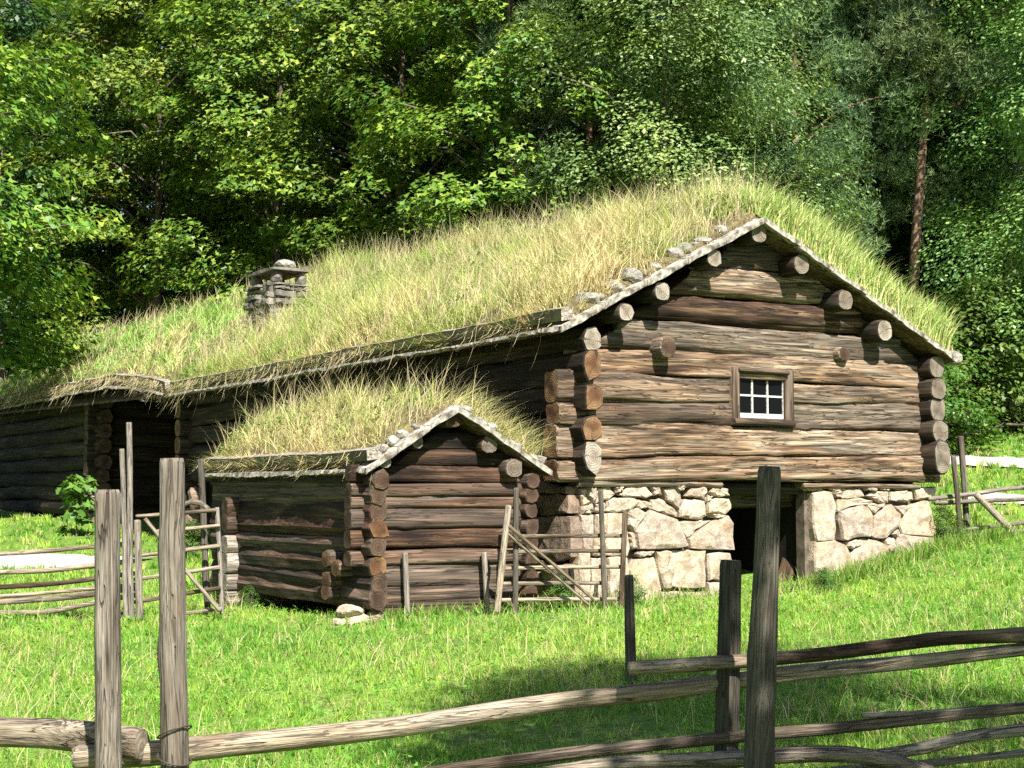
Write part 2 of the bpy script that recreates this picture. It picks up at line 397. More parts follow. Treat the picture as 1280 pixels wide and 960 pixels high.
L_SHADED = leaf_mat('shaded_broad_leaf', [(.016, .042, .011), (.032, .072, .016), (.055, .105, .022)], trans=.22)  # shade of the forest depth put into the leaf colour, for near-black gaps
L_BIRCH = leaf_mat('small_leaf', [(.10, .19, .055), (.15, .26, .07), (.25, .36, .14)], trans=.25)
L_PINE = leaf_mat('pine_needle', [(.065, .12, .05), (.10, .17, .065), (.16, .235, .095)], trans=.1, rough=.6)
L_SHRUB = leaf_mat('shrub_leaf', [(.05, .12, .018), (.08, .165, .025), (.125, .215, .04)], trans=.3)
def bark(name, c1, c2, sc=5, stretch=.25):
    m, nt, nd, lk, b = mat(name)
    tc = nt.nodes.new('ShaderNodeTexCoord'); mp = nt.nodes.new('ShaderNodeMapping'); mp.inputs['Scale'].default_value = (1, 1, stretch)
    lk.new(tc.outputs['Object'], mp.inputs[0])
    n = N(nt, 'ShaderNodeTexNoise'); n.inputs['Scale'].default_value = sc; n.inputs['Detail'].default_value = 8; lk.new(mp.outputs[0], n.inputs['Vector'])
    lk.new(ramp(nt, [(.35, c1), (.62, c2)], n.outputs[0]).outputs[0], b.inputs['Base Color'])
    bp = N(nt, 'ShaderNodeBump'); bp.inputs['Strength'].default_value = 1; bp.inputs['Distance'].default_value = .05
    lk.new(n.outputs[0], bp.inputs['Height']); lk.new(bp.outputs[0], b.inputs['Normal'])
    return m
B_MAPLE = bark('grey_brown_bark', (.05, .04, .03), (.16, .125, .095))
B_PINE = bark('orange_pine_bark', (.05, .032, .024), (.26, .16, .11), 9, .5)
B_BIRCH = bark('birch_bark', (.10, .09, .08), (.5, .48, .44), 4, 1.5)

# ------------------------------------------------------------------ terrain
def _p(px, py, Y): return tuple(at(px, py, Y))
_w = lambda u, v, z: tuple(W(u, v, z))
TP = [(0, 0, 0), (-7, 0, -.05), (7, 0, .1), (0, 5, 0), (-5, 6, 0), (5, 6, .15), (0, 9, .13), (-3.5, 9.5, .16), (4, 9.5, .30),
      _w(-2.6, -.4, .43), _w(-.6, -.3, .45), _w(.4, -.2, .43), _w(2.7, -.3, .44), _w(4.2, -.2, .72), _w(5.6, -.2, .97), _w(3, 4, .9), _w(3, 9, 1.0),
      _p(1280, 690, 17), _p(1280, 770, 12.6), _p(1000, 800, 11.6), _p(0, 775, 14), _p(0, 708, 23), _p(60, 668, 26.5), _p(0, 645, 34),
      _p(235, 690, 24.5), _p(310, 765, 16.4), _w(-2.8, 3.4, .46), _w(-.4, 5, .5), _w(-.3, 14, .9), _p(1172, 580, 30), _p(1280, 590, 27), _p(1240, 634, 22),
      _p(1200, 527, 36), _w(8, 6, 2.0), _w(9, 14, 2.4), _w(9, 28, 2.3), (-25, 30, .9), (-25, 12, .3), (20, 14, 1.2), (25, 35, 4), (-15, 50, 2.6), (0, 45, 3.6), (14, 48, 5.5),
      (-40, 80, 6), (0, 80, 9), (40, 80, 11), (-260, 260, 24), (0, 280, 28), (260, 260, 30), (-260, 0, 6), (260, 0, 12), (0, -260, -2), (-200, -200, -2), (200, -200, 0)]
TPa = np.array(TP); _n = len(TPa)
_Am = np.zeros((_n + 3, _n + 3))
_d = np.linalg.norm(TPa[:, None, :2] - TPa[None, :, :2], axis=2)
_Am[:_n, :_n] = _d - np.eye(_n) * .12
_Am[:_n, _n] = 1; _Am[:_n, _n + 1:] = TPa[:, :2]; _Am[_n:, :_n] = _Am[:_n, _n:].T
_cf = np.linalg.solve(_Am, np.concatenate([TPa[:, 2], [0, 0, 0]]))
def tz(X, Y):
    X = np.asarray(X, float); Y = np.asarray(Y, float); sh = X.shape
    x = X.ravel(); y = Y.ravel(); out = np.empty(len(x))
    for i in range(0, len(x), 40000):
        a, b_ = x[i:i + 40000], y[i:i + 40000]
        out[i:i + 40000] = np.sqrt((a[:, None] - TPa[None, :, 0]) ** 2 + (b_[:, None] - TPa[None, :, 1]) ** 2) @ _cf[:_n] + _cf[_n] + a * _cf[_n + 1] + b_ * _cf[_n + 2]
    return out.reshape(sh)
def tz1(x, y): return float(tz(np.array([x]), np.array([y]))[0])
gx = np.concatenate([np.linspace(-300, -24, 24)[:-1], np.linspace(-24, 24, 121), np.linspace(24, 300, 24)[1:]])
gy = np.concatenate([np.linspace(-300, 2, 16)[:-1], np.linspace(2, 46, 111), np.linspace(46, 330, 24)[1:]])
GX, GY = np.meshgrid(gx, gy)
GZ = tz(GX, GY) + .02 * np.sin(GX * 2.1 + .7 * GY) * np.sin(GY * 1.7)
ii = np.arange(len(gx) * len(gy)).reshape(len(gy), len(gx))
quads = np.stack([ii[:-1, :-1], ii[:-1, 1:], ii[1:, 1:], ii[1:, :-1]], -1).reshape(-1, 4)
ground = link('ground', npmesh('ground', np.stack([GX, GY, GZ], -1).reshape(-1, 3), [quads], [M_GROUND], smooth=True))
tag(ground, 'grassy meadow ground rising towards the houses and the forest', 'ground', kind='structure')

def ribbon(name, pts, wid, label):
    pts = np.array(pts, float); n = 40
    t = np.linspace(0, len(pts) - 1, n); P = np.stack([np.interp(t, range(len(pts)), pts[:, k]) for k in (0, 1)], 1)
    T = np.gradient(P, axis=0); T /= np.linalg.norm(T, axis=1)[:, None]; Nn = np.stack([-T[:, 1], T[:, 0]], 1)
    V = []; m = 5
    rg = random.Random(5)
    for i in range(n):
        for k in range(m):
            s = (k / (m - 1) - .5) * wid * (1 + (.12 * rg.uniform(-1, 1) if k in (0, m - 1) else 0))
            q = P[i] + Nn[i] * s
            V.append((q[0], q[1], tz1(*q) + (.035 if 0 < k < m - 1 else .012) + .02))
    Fc = [(i * m + k, i * m + k + 1, (i + 1) * m + k + 1, (i + 1) * m + k) for i in range(n - 1) for k in range(m - 1)]
    o = link(name, mesh(name, V, Fc, [M_PATH], smooth=True)); tag(o, label, 'path', kind='structure'); return o
PATHS = [([(-16, 25.2), (-12, 24.3), (-7.6, 23.2), (-6.2, 22.6)], 2.0),
         ([(7.8, 31.5), (9.6, 29.4), (11.5, 26.5), (14, 23.5)], 1.7),
         ([(7.3, 22.9), (8.6, 21.9), (10.5, 20.8), (13, 19.6)], 1.0)]
ribbon('gravel_path', *PATHS[0], 'pale gravel path crossing the grass at the far left')
ribbon('gravel_path', *PATHS[1], 'thin pale gravel path behind the fence right of the house')
ribbon('gravel_path', *PATHS[2], 'short grey path just behind the right hand fence')
def near_path(X, Y):
    bad = np.zeros(len(X), bool)
    for pts, wd in PATHS:
        for (ax, ay), (bx, by) in zip(pts[:-1], pts[1:]):
            dx, dy = bx - ax, by - ay; t = np.clip(((X - ax) * dx + (Y - ay) * dy) / (dx * dx + dy * dy), 0, 1)
            bad |= np.hypot(X - ax - t * dx, Y - ay - t * dy) < wd * .47
    return bad

# ------------------------------------------------------------------ stones
def stone_mesh(poly, back, front, seed, jitter=.012, npt=14, dome=.02):
    """poly: list of 3D front-plane points (np), back/front: vectors from the plane to the stone's back and face"""
    rg = random.Random(seed)
    P = np.array(poly); n0 = len(P)
    seg = np.linalg.norm(np.roll(P, -1, 0) - P, axis=1); cum = np.concatenate([[0], np.cumsum(seg)])
    pts = []
    for i in range(n0):                                  # keep the corners, add points along long sides
        k = max(1, round(seg[i] / cum[-1] * npt))
        for j in range(k):
            q = P[i] + (P[(i + 1) % n0] - P[i]) * (j / k)
            pts.append(q + np.array([rg.uniform(-1, 1) for _ in range(3)]) * jitter)
    Q = np.array(pts); c = Q.mean(0); n = len(Q)
    back = np.array(back); front = np.array(front); fl = np.linalg.norm(front); fn = front / fl
    size = math.sqrt(cum[-1]) * .03
    def ring(s, off, jz): return [c + (q - c) * s + off + fn * rg.uniform(-jz, jz) for q in Q]
    sh = lambda d: np.array([c + (q - c) * (1 - d / max(.06, np.linalg.norm(q - c))) for q in Q])
    r0 = Q + back
    r1 = sh(-.004) + front * .35
    r2 = np.array([q + front * .85 + fn * rg.uniform(-.008, .005) for q in sh(.009)])
    r3 = np.array([c + (q - c) * .72 + front + fn * rg.uniform(-dome, dome) * .35 for q in Q])
    V = np.concatenate([r0, r1, r2, r3, [c + front + fn * rg.uniform(-dome, dome) * .5]])
    Fc = []
    for a in range(3):
        for j in range(n):
            k = (j + 1) % n; Fc.append((a * n + j, a * n + k, (a + 1) * n + k, (a + 1) * n + j))
    for j in range(n): Fc.append((3 * n + j, 3 * n + (j + 1) % n, 4 * n))
    return V, Fc
def rock_mesh(c, r, seed, sub=2):
    """a rounded, flattened fieldstone"""
    rg = random.Random(seed); nr = np.random.RandomState(seed)
    t = (1 + 5 ** .5) / 2
    V = [(-1, t, 0), (1, t, 0), (-1, -t, 0), (1, -t, 0), (0, -1, t), (0, 1, t), (0, -1, -t), (0, 1, -t), (t, 0, -1), (t, 0, 1), (-t, 0, -1), (-t, 0, 1)]
    Fc = [(0, 11, 5), (0, 5, 1), (0, 1, 7), (0, 7, 10), (0, 10, 11), (1, 5, 9), (5, 11, 4), (11, 10, 2), (10, 7, 6), (7, 1, 8), (3, 9, 4), (3, 4, 2), (3, 2, 6), (3, 6, 8), (3, 8, 9), (4, 9, 5), (2, 4, 11), (6, 2, 10), (8, 6, 7), (9, 8, 1)]
    V = [np.array(v) / np.linalg.norm(v) for v in V]
    for _ in range(sub - 1):
        cache = {}; nf = []
        def mid(a, b):
            k = (min(a, b), max(a, b))
            if k not in cache:
                m = V[a] + V[b]; V.append(m / np.linalg.norm(m)); cache[k] = len(V) - 1
            return cache[k]
        for a, b, c_ in Fc:
            x, y, z = mid(a, b), mid(b, c_), mid(c_, a); nf += [(a, x, z), (b, y, x), (c_, z, y), (x, y, z)]
        Fc = nf
    dirs = nr.normal(size=(7, 3)); dirs /= np.linalg.norm(dirs, axis=1)[:, None]; cutd = nr.uniform(.6, .95, 7)
    out = []
    for v in V:
        s = 1.0
        for d, q in zip(dirs, cutd):
            p = v @ d
            if p > q: s = min(s, q / p)
        out.append(np.array(c) + v * s * np.array(r) * (1 + nr.uniform(-.05, .05)))
    return np.array(out), Fc

# ------------------------------------------------------------------ the log house with the stone cellar
HOUSE = empty('log_house', W(2.6, 0, .5))
tag(HOUSE, 'large log house with turf roof, stone chimney, pale stone cellar wall and white window', 'log house')
HB = [(M_LOG, E_ORANGE), (M_LOG, E_GREY)]
def flog(yl0, yl1, yr0, yr1, xl=752, xr=1135, u0=-.30, u1=5.68, ry=.135, **kw):
    """a gable log from its upper and lower edge at two columns of the photo"""
    a, za1 = on_v(xl, yl0, -.08); _, za0 = on_v(xl, yl1, -.08); b_, zb1 = on_v(xr, yr0, -.08); _, zb0 = on_v(xr, yr1, -.08)
    f = lambda u, p, q: p + (q - p) * (u - a) / (b_ - a)
    t0, t1, l0, l1 = f(u0, za1, zb1), f(u1, za1, zb1), f(u0, za0, zb0), f(u1, za0, zb0)
    return log('log', HOUSE, [W(u0, 0, (t0 + l0) / 2), W(u1, 0, (t1 + l1) / 2)], ry, ((t0 - l0) / 2 * 1.0, (t1 - l1) / 2 * 1.0), [M_LOG, E_ORANGE], **dict(dict(sq=.42, n=26, step=.07, grooves=4), **kw))
KW = dict(rough=.075, wob=.035, knots=7, sq=.42, n=26, step=.07, grooves=4)
flog(572, 601, 568, 602, ry=.16, **KW)
flog(529, 573, 539, 569, **KW)
for lo in ((502, 530, 507, 540), (464, 503, 485, 508)):
    flog(*lo, u1=2.16, **KW); flog(*lo, u0=3.05, **KW)
flog(433, 465, 452, 486, u0=-.05, u1=5.45, **KW)
def glog(y0, y1, xa, xb, s0, s1):
    (x0, a0, b0), (x1, a1, b1) = y0, y1
    u0, _ = on_v(xa, 400, 0); u1, _ = on_v(xb, 400, 0)
    flog(a0, b0, a1, b1, xl=x0, xr=x1, u0=u0, u1=u1, cut=(s0, s1), rough=.075, wob=.03, knots=4)
glog((800, 401, 438), (1085, 419, 452), 752, 1122, 1.8, -1.8)
glog((860, 371, 401), (1045, 384, 415), 800, 1072, 1.8, -1.8)
glog((900, 335, 371), (1010, 342, 380), 848, 1030, 1.6, -1.8)
glog((900, 305, 335), (990, 306, 342), 892, 992, 1.4, -1.5)
# long wall logs, whose ends show in the two columns at the corners
for (px, py, h) in [(735, 425, 30), (729, 457, 34), (727, 496, 32), (735, 534, 31), (738, 571, 42)]:
    u, z = on_v(px, py, -.3); r = h / 2 * 15.4 / F
    log('log', HOUSE, [W(0.02, -.30 - random.Random(py).uniform(0, .05), z), W(0, 11.75, z + .02)], (.135, .12), (r * 1.13, r * 1.08), [M_SHADELOG, E_PALE if py in (425, 571) else E_ORANGE], n=7 if py != 457 else 10, step=.4, rough=.15, wob=.03, flat=True, sq=.8)
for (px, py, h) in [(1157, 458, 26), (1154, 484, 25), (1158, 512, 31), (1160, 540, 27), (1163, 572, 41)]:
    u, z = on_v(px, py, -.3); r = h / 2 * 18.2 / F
    log('log', HOUSE, [W(5.44, -.30 - random.Random(py).uniform(0, .06), z), W(5.44, 11.75, z)], (.15, .12), (r * 1.12, r), [M_SHADELOG, E_GREY], step=.5, rough=.07, wob=.03)
# sill plank on the stone
for (xa, xb) in ((722, 903), (1003, 1150)):
    u0, z1 = on_v(xa, 602, -.1); u1, z0 = on_v(xb, 609, -.1)
    log('sill_beam', HOUSE, [W(u0, -.02, 1.745), W(u1, -.02, 1.745)], .12, .04, [M_LOG, E_GREY], n=8, rough=.03)
# beam stubs through the gable
log('beam_end', HOUSE, [pv(836, 434, -.30), pv(836, 434, -.30) + E * .5], .115, .13, [M_LOG, E_DARK], n=8, rough=.03)
log('beam_end', HOUSE, [pv(1056, 442, -.22), pv(1056, 442, -.22) + E * .5], .10, .085, [M_LOG, E_DARK], n=10, rough=.06)
# roof geometry
HR = dict(v0=-.42, v1=11.7, eL=(-.43, 3.36), eR=(5.66, 3.36), ru=2.36, rz=4.79, rise=.055, thick=.20)
WR = dict(v0=11.5, v1=27.0, eL=(-.52, 3.72), eR=(5.7, 3.6), ru=2.4, rz=5.50, rise=.012, thick=.20, bend=.34)
SR = dict(v0=-.56, v1=3.75, eL=(-2.76, 1.86), eR=(-.70, 1.86), ru=-1.81, rz=2.47, rise=.0, thick=.12)
def roofz(r, u, v):
    u = np.asarray(u, float); zr = r['rz'] + r['rise'] * (np.asarray(v, float) - r['v0'])
    el = r['eL'][1] - r.get('bend', 0) * np.clip((r['v0'] + 3.5 - np.asarray(v, float)) / 3.5, 0, 1) ** 1.5
    tl = (u - r['eL'][0]) / (r['ru'] - r['eL'][0]); tr = (r['eR'][0] - u) / (r['eR'][0] - r['ru'])
    return np.where(u < r['ru'], el + (zr - el) * tl, r['eR'][1] + (zr - r['eR'][1]) * tr)
def lump(u, v, s=0):
    return .06 * np.sin(1.7 * u + .9 * v + s) * np.sin(1.1 * v - .6 * u + 2 * s) + .035 * np.sin(4.3 * u + s) * np.sin(3.7 * v + 1.3 * u) + .02 * np.sin(9 * u + 2 * v) * np.sin(8 * v)
def sodz(r, u, v):
    u = np.asarray(u, float); v = np.asarray(v, float)
    edge = np.minimum(np.minimum(u - r['eL'][0], r['eR'][0] - u), np.minimum(v - r['v0'], r['v1'] - v))
    f = np.clip((edge - .02) / .38, 0, 1); f = f * f * (3 - 2 * f)
    ridge = .07 * np.exp(-((u - r['ru']) / .35) ** 2)
    return roofz(r, u, v) + .05 + (r['thick'] - .05) * (.3 + .7 * f) + lump(u, v) * f - ridge * f
def make_roof(parent, r, seed):
    # boards
    th = .045
    us = [r['eL'][0], r['ru'], r['eR'][0]]; V = []
    for dz in (0, -th):
        for v in (r['v0'] + .03, r['v1']):
            for u in us: V.append(W(u, v, float(roofz(r, u, v)) + dz))
    Fc = [(0, 1, 4, 3), (1, 2, 5, 4), (6, 9, 10, 7), (7, 10, 11, 8), (0, 3, 9, 6), (2, 8, 11, 5), (0, 6, 7, 1), (1, 7, 8, 2), (3, 4, 10, 9), (4, 5, 11, 10)]
    roof = wobj('roof', V, Fc, [M_BOARD], parent)
    # sod
    m = .045
    nu, nv = 34, int((r['v1'] - r['v0']) / .14)
    U = np.concatenate([np.linspace(r['eL'][0] + m, r['ru'], nu), np.linspace(r['ru'], r['eR'][0] - m, nu)[1:]])
    Vv = np.linspace(r['v0'] + m + .06, r['v1'] - .02, nv)
    UU, VV = np.meshgrid(U, Vv); rs = np.random.RandomState(seed)
    ZZ = sodz(r, UU, VV) + rs.uniform(-.012, .012, UU.shape)
    P = C0 + UU[..., None] * D + VV[..., None] * E + ZZ[..., None] * np.array([0, 0, 1.])
    id_ = np.arange(UU.size).reshape(UU.shape)
    q = np.stack([id_[:-1, :-1], id_[:-1, 1:], id_[1:, 1:], id_[1:, :-1]], -1).reshape(-1, 4)
    # skirt
    rim = np.concatenate([id_[0, :], id_[1:, -1], id_[-1, -2::-1], id_[-2:0:-1, 0]])
    Pf = P.reshape(-1, 3); low = Pf[rim].copy()
    low[:, 2] = roofz(r, UU.ravel()[rim], VV.ravel()[rim]) + .004
    k = len(Pf); rr = np.arange(len(rim)); nx = np.roll(rr, -1)
    sk = np.stack([rim[rr], k + rr, k + nx, rim[nx]], -1)
    allV = np.concatenate([Pf, low]); c = allV.mean(0)
    link('turf', npmesh('turf', allV - c, [q, sk], [M_SOD], smooth=True), roof, Matrix.Translation(Vector(c)))
    return roof
HROOF = make_roof(HOUSE, HR, 1)
def strip_board(name, parent, r, ua, ub, v, wid, th, mats, seed, over=0):
    """a plank lying along the verge from ua to ub, with gnawed edges"""
    rg = random.Random(seed); n = max(4, int(abs(ub - ua) / .06)); V = []; S4 = sines(seed + 5); S5_ = sines(seed + 9)
    for i in range(n + 1):
        u = ua + (ub - ua) * i / n; z = float(roofz(r, u, v)) + over * (1 - .5 * i / n)
        fz = .014 * wave(S4, u * 9) + rg.uniform(-.007, .007); bz = .010 * wave(S5_, u * 8) + rg.uniform(-.003, .003); fv = .02 * wave(S4, u * 6 + 2) + rg.uniform(-.006, .006)
        V += [W(u, v + fv, z - th / 2 + fz - .02), W(u, v + fv - .01, z + th / 2 + bz), W(u, v + wid, z + th / 2 + .012), W(u, v + wid, z - th / 2)]
    Fc = []
    for i in range(n):
        for k in range(4):
            l = (k + 1) % 4; Fc.append((i * 4 + k, i * 4 + l, i * 4 + 4 + l, i * 4 + 4 + k))
    Fc += [(3, 2, 1, 0), (n * 4, n * 4 + 1, n * 4 + 2, n * 4 + 3)]
    return wobj(name, V, Fc, mats, parent)
def verges(parent, r, nL, nR, seed, th=.05):
    for side, n in ((0, nL), (1, nR)):
        e = r['eL'][0] - .03 if side == 0 else r['eR'][0] + .03
        for i in range(n):
            a = e + (r['ru'] - e) * i / n; b_ = e + (r['ru'] - e) * (i + 1) / n
            strip_board('verge_board', parent, r, a, b_ + (b_ - a) * .06 * (i < n - 1), r['v0'] - .012 * i, .17, th * (1 if side == 0 else .75), [M_BARK], seed + i + 10 * side, over=.012 + .006 * (i % 2))
verges(HROOF, HR, 5, 6, 40)
# purlins
for (px, py, rr, en) in [(949, 291, 12, E_GREY), (893, 322, 11, E_PALE), (828, 364, 11.5, E_PALE), (783, 390, 10.5, E_PALE), (1002, 330, 12.5, E_GREY), (1057, 375, 13, E_GREY), (1106, 413, 13.5, E_PALE)]:
    p = pv(px, py, -.40); rad = rr * 1.1 * 16.6 / F
    log('purlin', HROOF, [p, p + E * 1.2], rad, rad * .96, [M_SHADELOG, en], rough=.06, step=.2, wob=.005)
# turf log along the left eave and the bark edge below it
def eave(parent, r, va, vb, ht, seed, mat_=M_TURFLOG, du=.06, drop=0.0, amp=.02):
    rg = random.Random(seed); n = int((vb - va) / .25); V = []; S = sines(seed)
    for i in range(n + 1):
        v = va + (vb - va) * i / n; u = r['eL'][0] + du; z = float(roofz(r, u, v)) + drop + .045 + amp * wave(S, v)
        s = 1 + .12 * wave(S, v * 2.3) + .05 * rg.uniform(-1, 1); w_ = .13
        V += [W(u - w_ * .55, v, z), W(u - w_ * .6, v, z + ht * s), W(u + .02, v, z + ht * s + .03), W(u + w_, v, z + .03)]
    Fc = []
    for i in range(n):
        for k in range(4):
            l = (k + 1) % 4; Fc.append((i * 4 + k, i * 4 + 4 + k, i * 4 + 4 + l, i * 4 + l))
    Fc += [(0, 1, 2, 3), (n * 4 + 3, n * 4 + 2, n * 4 + 1, n * 4)]
    mi = [0] * (len(Fc) - 2) + [1, 1]
    for i in range(n): mi[i * 4 + 1] = 1
    o = wobj('turf_log', V, Fc, [mat_, M_PALEEND], parent, mi)
    V = []; n = int((vb - va) / .045); walk = 0; wo = 0
    for i in range(n + 1):
        v = va - .02 + (vb - va) * i / n; u = r['eL'][0]; z = float(roofz(r, u, v)) + drop + amp * wave(S, v)
        walk = walk * .8 + rg.uniform(-.012, .012); wo = wo * .8 + rg.uniform(-.012, .012); a = walk; o_ = wo
        V += [W(u + .10, v, z + .032), W(u - .055 - o_, v, z + .012), W(u - .065 - o_, v, z - .022 - a), W(u - .02, v, z - .03)]
    Fc = []
    for i in range(n):
        for k in range(4):
            l = (k + 1) % 4; Fc.append((i * 4 + k, i * 4 + 4 + k, i * 4 + 4 + l, i * 4 + l))
    wobj('bark_edge', V, Fc, [M_BARK], parent)
    return o
eave(HROOF, HR, -.40, 11.65, .13, 3)
# stones holding the turf on the verges
rg = random.Random(11)
for (px, py, rr) in [(735, 388, 12), (745, 377, 11), (771, 364, 12), (789, 354, 10), (806, 345, 8), (819, 334, 9.5), (843, 320, 10), (855, 313, 8), (868, 306, 9), (878, 298, 8), (900, 289, 10), (918, 282, 7), (1112, 389, 9), (1134, 402, 10), (1154, 415, 10), (1171, 428, 12), (1189, 440, 11)]:
    p = pv(px, py, -.24 + rg.uniform(-.03, .03)); u = (p - C0) @ D; v = (p - C0) @ E; s = rr * rg.uniform(.8, 1.3) * 16.4 / F
    p[2] = float(roofz(HR, u, v)) + .035 + s * rg.uniform(.5, .8)
    V, Fc = rock_mesh(p, (s * rg.uniform(.95, 1.25), s * rg.uniform(.9, 1.2), s * .82), px, 3)
    wobj('stone', V, Fc, [M_ROCK], HROOF, smooth=False)
# gable backing and near-black filler blocks, added to stop light leaking through
V, Fc = [W(.05, .10, 1.78), W(5.4, .10, 1.78), W(5.4, .10, 3.25), W(2.36, .10, 4.66), W(.05, .10, 3.25)], [(0, 1, 2, 3, 4)]
V += [p + E * .1 for p in V]; Fc += [(9, 8, 7, 6, 5)] + [(i, 5 + i, 5 + (i + 1) % 5, (i + 1) % 5) for i in range(5)]
core = wobj('dark_core', V, Fc, [M_VOID], HOUSE)
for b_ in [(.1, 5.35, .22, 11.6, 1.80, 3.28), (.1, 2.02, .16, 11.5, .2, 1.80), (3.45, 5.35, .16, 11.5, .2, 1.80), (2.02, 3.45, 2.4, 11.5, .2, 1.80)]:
    wobj('dark_core', *box(*b_), [M_VOID], HOUSE)
for k in range(5):
    log('cellar_log', HOUSE, [W(2.0, 2.2, .75 + .24 * k), W(3.5, 2.2, .75 + .24 * k)], .12, .13, [M_SHED, E_DARK])
log('lintel', HOUSE, [W(1.95, .35, 1.60), W(3.55, .35, 1.62)], .12, .14, [M_LOG, E_DARK])
log('lintel', HOUSE, [W(1.95, .12, 1.70), W(3.6, .12, 1.71)], .10, .07, [M_SHADELOG, E_DARK])
# leaning board in the cellar door
pl = log('door_board', HOUSE, [pv(975, 742, .25), pv(999, 655, .5)], .11, .02, [M_BOARD, E_DARK], n=8)
# window
def frame_piece(parent, name, a, b_, w_, d_, v, m, seed):
    (x0, y0), (x1, y1) = a, b_
    return log(name, parent, [W(x0, v, y0), W(x1, v, y1)], d_ / 2, w_ / 2, [m, m], n=8, rough=.03, wob=.004, seed=seed, bev=.006)
wu0, wz1 = on_v(921, 470, -.15); wu1, wz0 = on_v(983, 522, -.15)
wu0, wu1 = 2.21, 3.00; wz0, wz1 = 2.525, 3.03
V, Fc = box(wu0 - .06, wu1 + .06, -.02, .02, wz0 - .05, wz1 + .05)
WIN = wobj('window', V, Fc, [M_VOID], HOUSE)
frame_piece(WIN, 'frame', (wu0 - .03, wz0 - .07), (wu0 - .03, wz1 + .075), .06, .14, -.12, M_PLANK, 501)
frame_piece(WIN, 'frame', (wu1 + .03, wz0 - .07), (wu1 + .03, wz1 + .075), .06, .14, -.12, M_PLANK, 502)
frame_piece(WIN, 'frame', (wu0 - .0, wz1 + .045), (wu1 + .0, wz1 + .04), .07, .15, -.125, M_PLANK, 503)
frame_piece(WIN, 'frame', (wu0 - .08, wz0 - .055), (wu1 + .08, wz0 - .055), .09, .17, -.125, M_PLANK, 504)
SASH = wobj('sash', *box(wu0, wu1, -.10, -.06, wz0, wz0 + .055), [M_WHITE], WIN)
wobj('sash_bar', *box(wu0, wu1, -.10, -.06, wz1 - .035, wz1), [M_WHITE], WIN)
for (a, b_) in ((wu0, wu0 + .035), (wu1 - .035, wu1)): wobj('sash_bar', *box(a, b_, -.099, -.061, wz0 + .055, wz1 - .035), [M_WHITE], WIN)
pw = (wu1 - wu0 - .07) / 3; zm = (wz0 + .055 + wz1 - .035) / 2
for k in (1, 2): wobj('sash_bar', *box(wu0 + .035 + pw * k - .011, wu0 + .035 + pw * k + .011, -.097, -.063, wz0 + .055, wz1 - .035), [M_WHITE], WIN)
wobj('sash_bar', *box(wu0 + .035, wu1 - .035, -.094, -.065, zm - .011, zm + .011), [M_WHITE], WIN)
for k in range(3):
    for (za, zb) in ((wz0 + .055, zm - .011), (zm + .011, wz1 - .035)):
        a = wu0 + .035 + pw * k + .011 * (k > 0); b_ = wu0 + .035 + pw * (k + 1) - .011 * (k < 2)
        wobj('pane', *box(a, b_, -.082, -.076, za, zb), [M_GLASS], WIN)

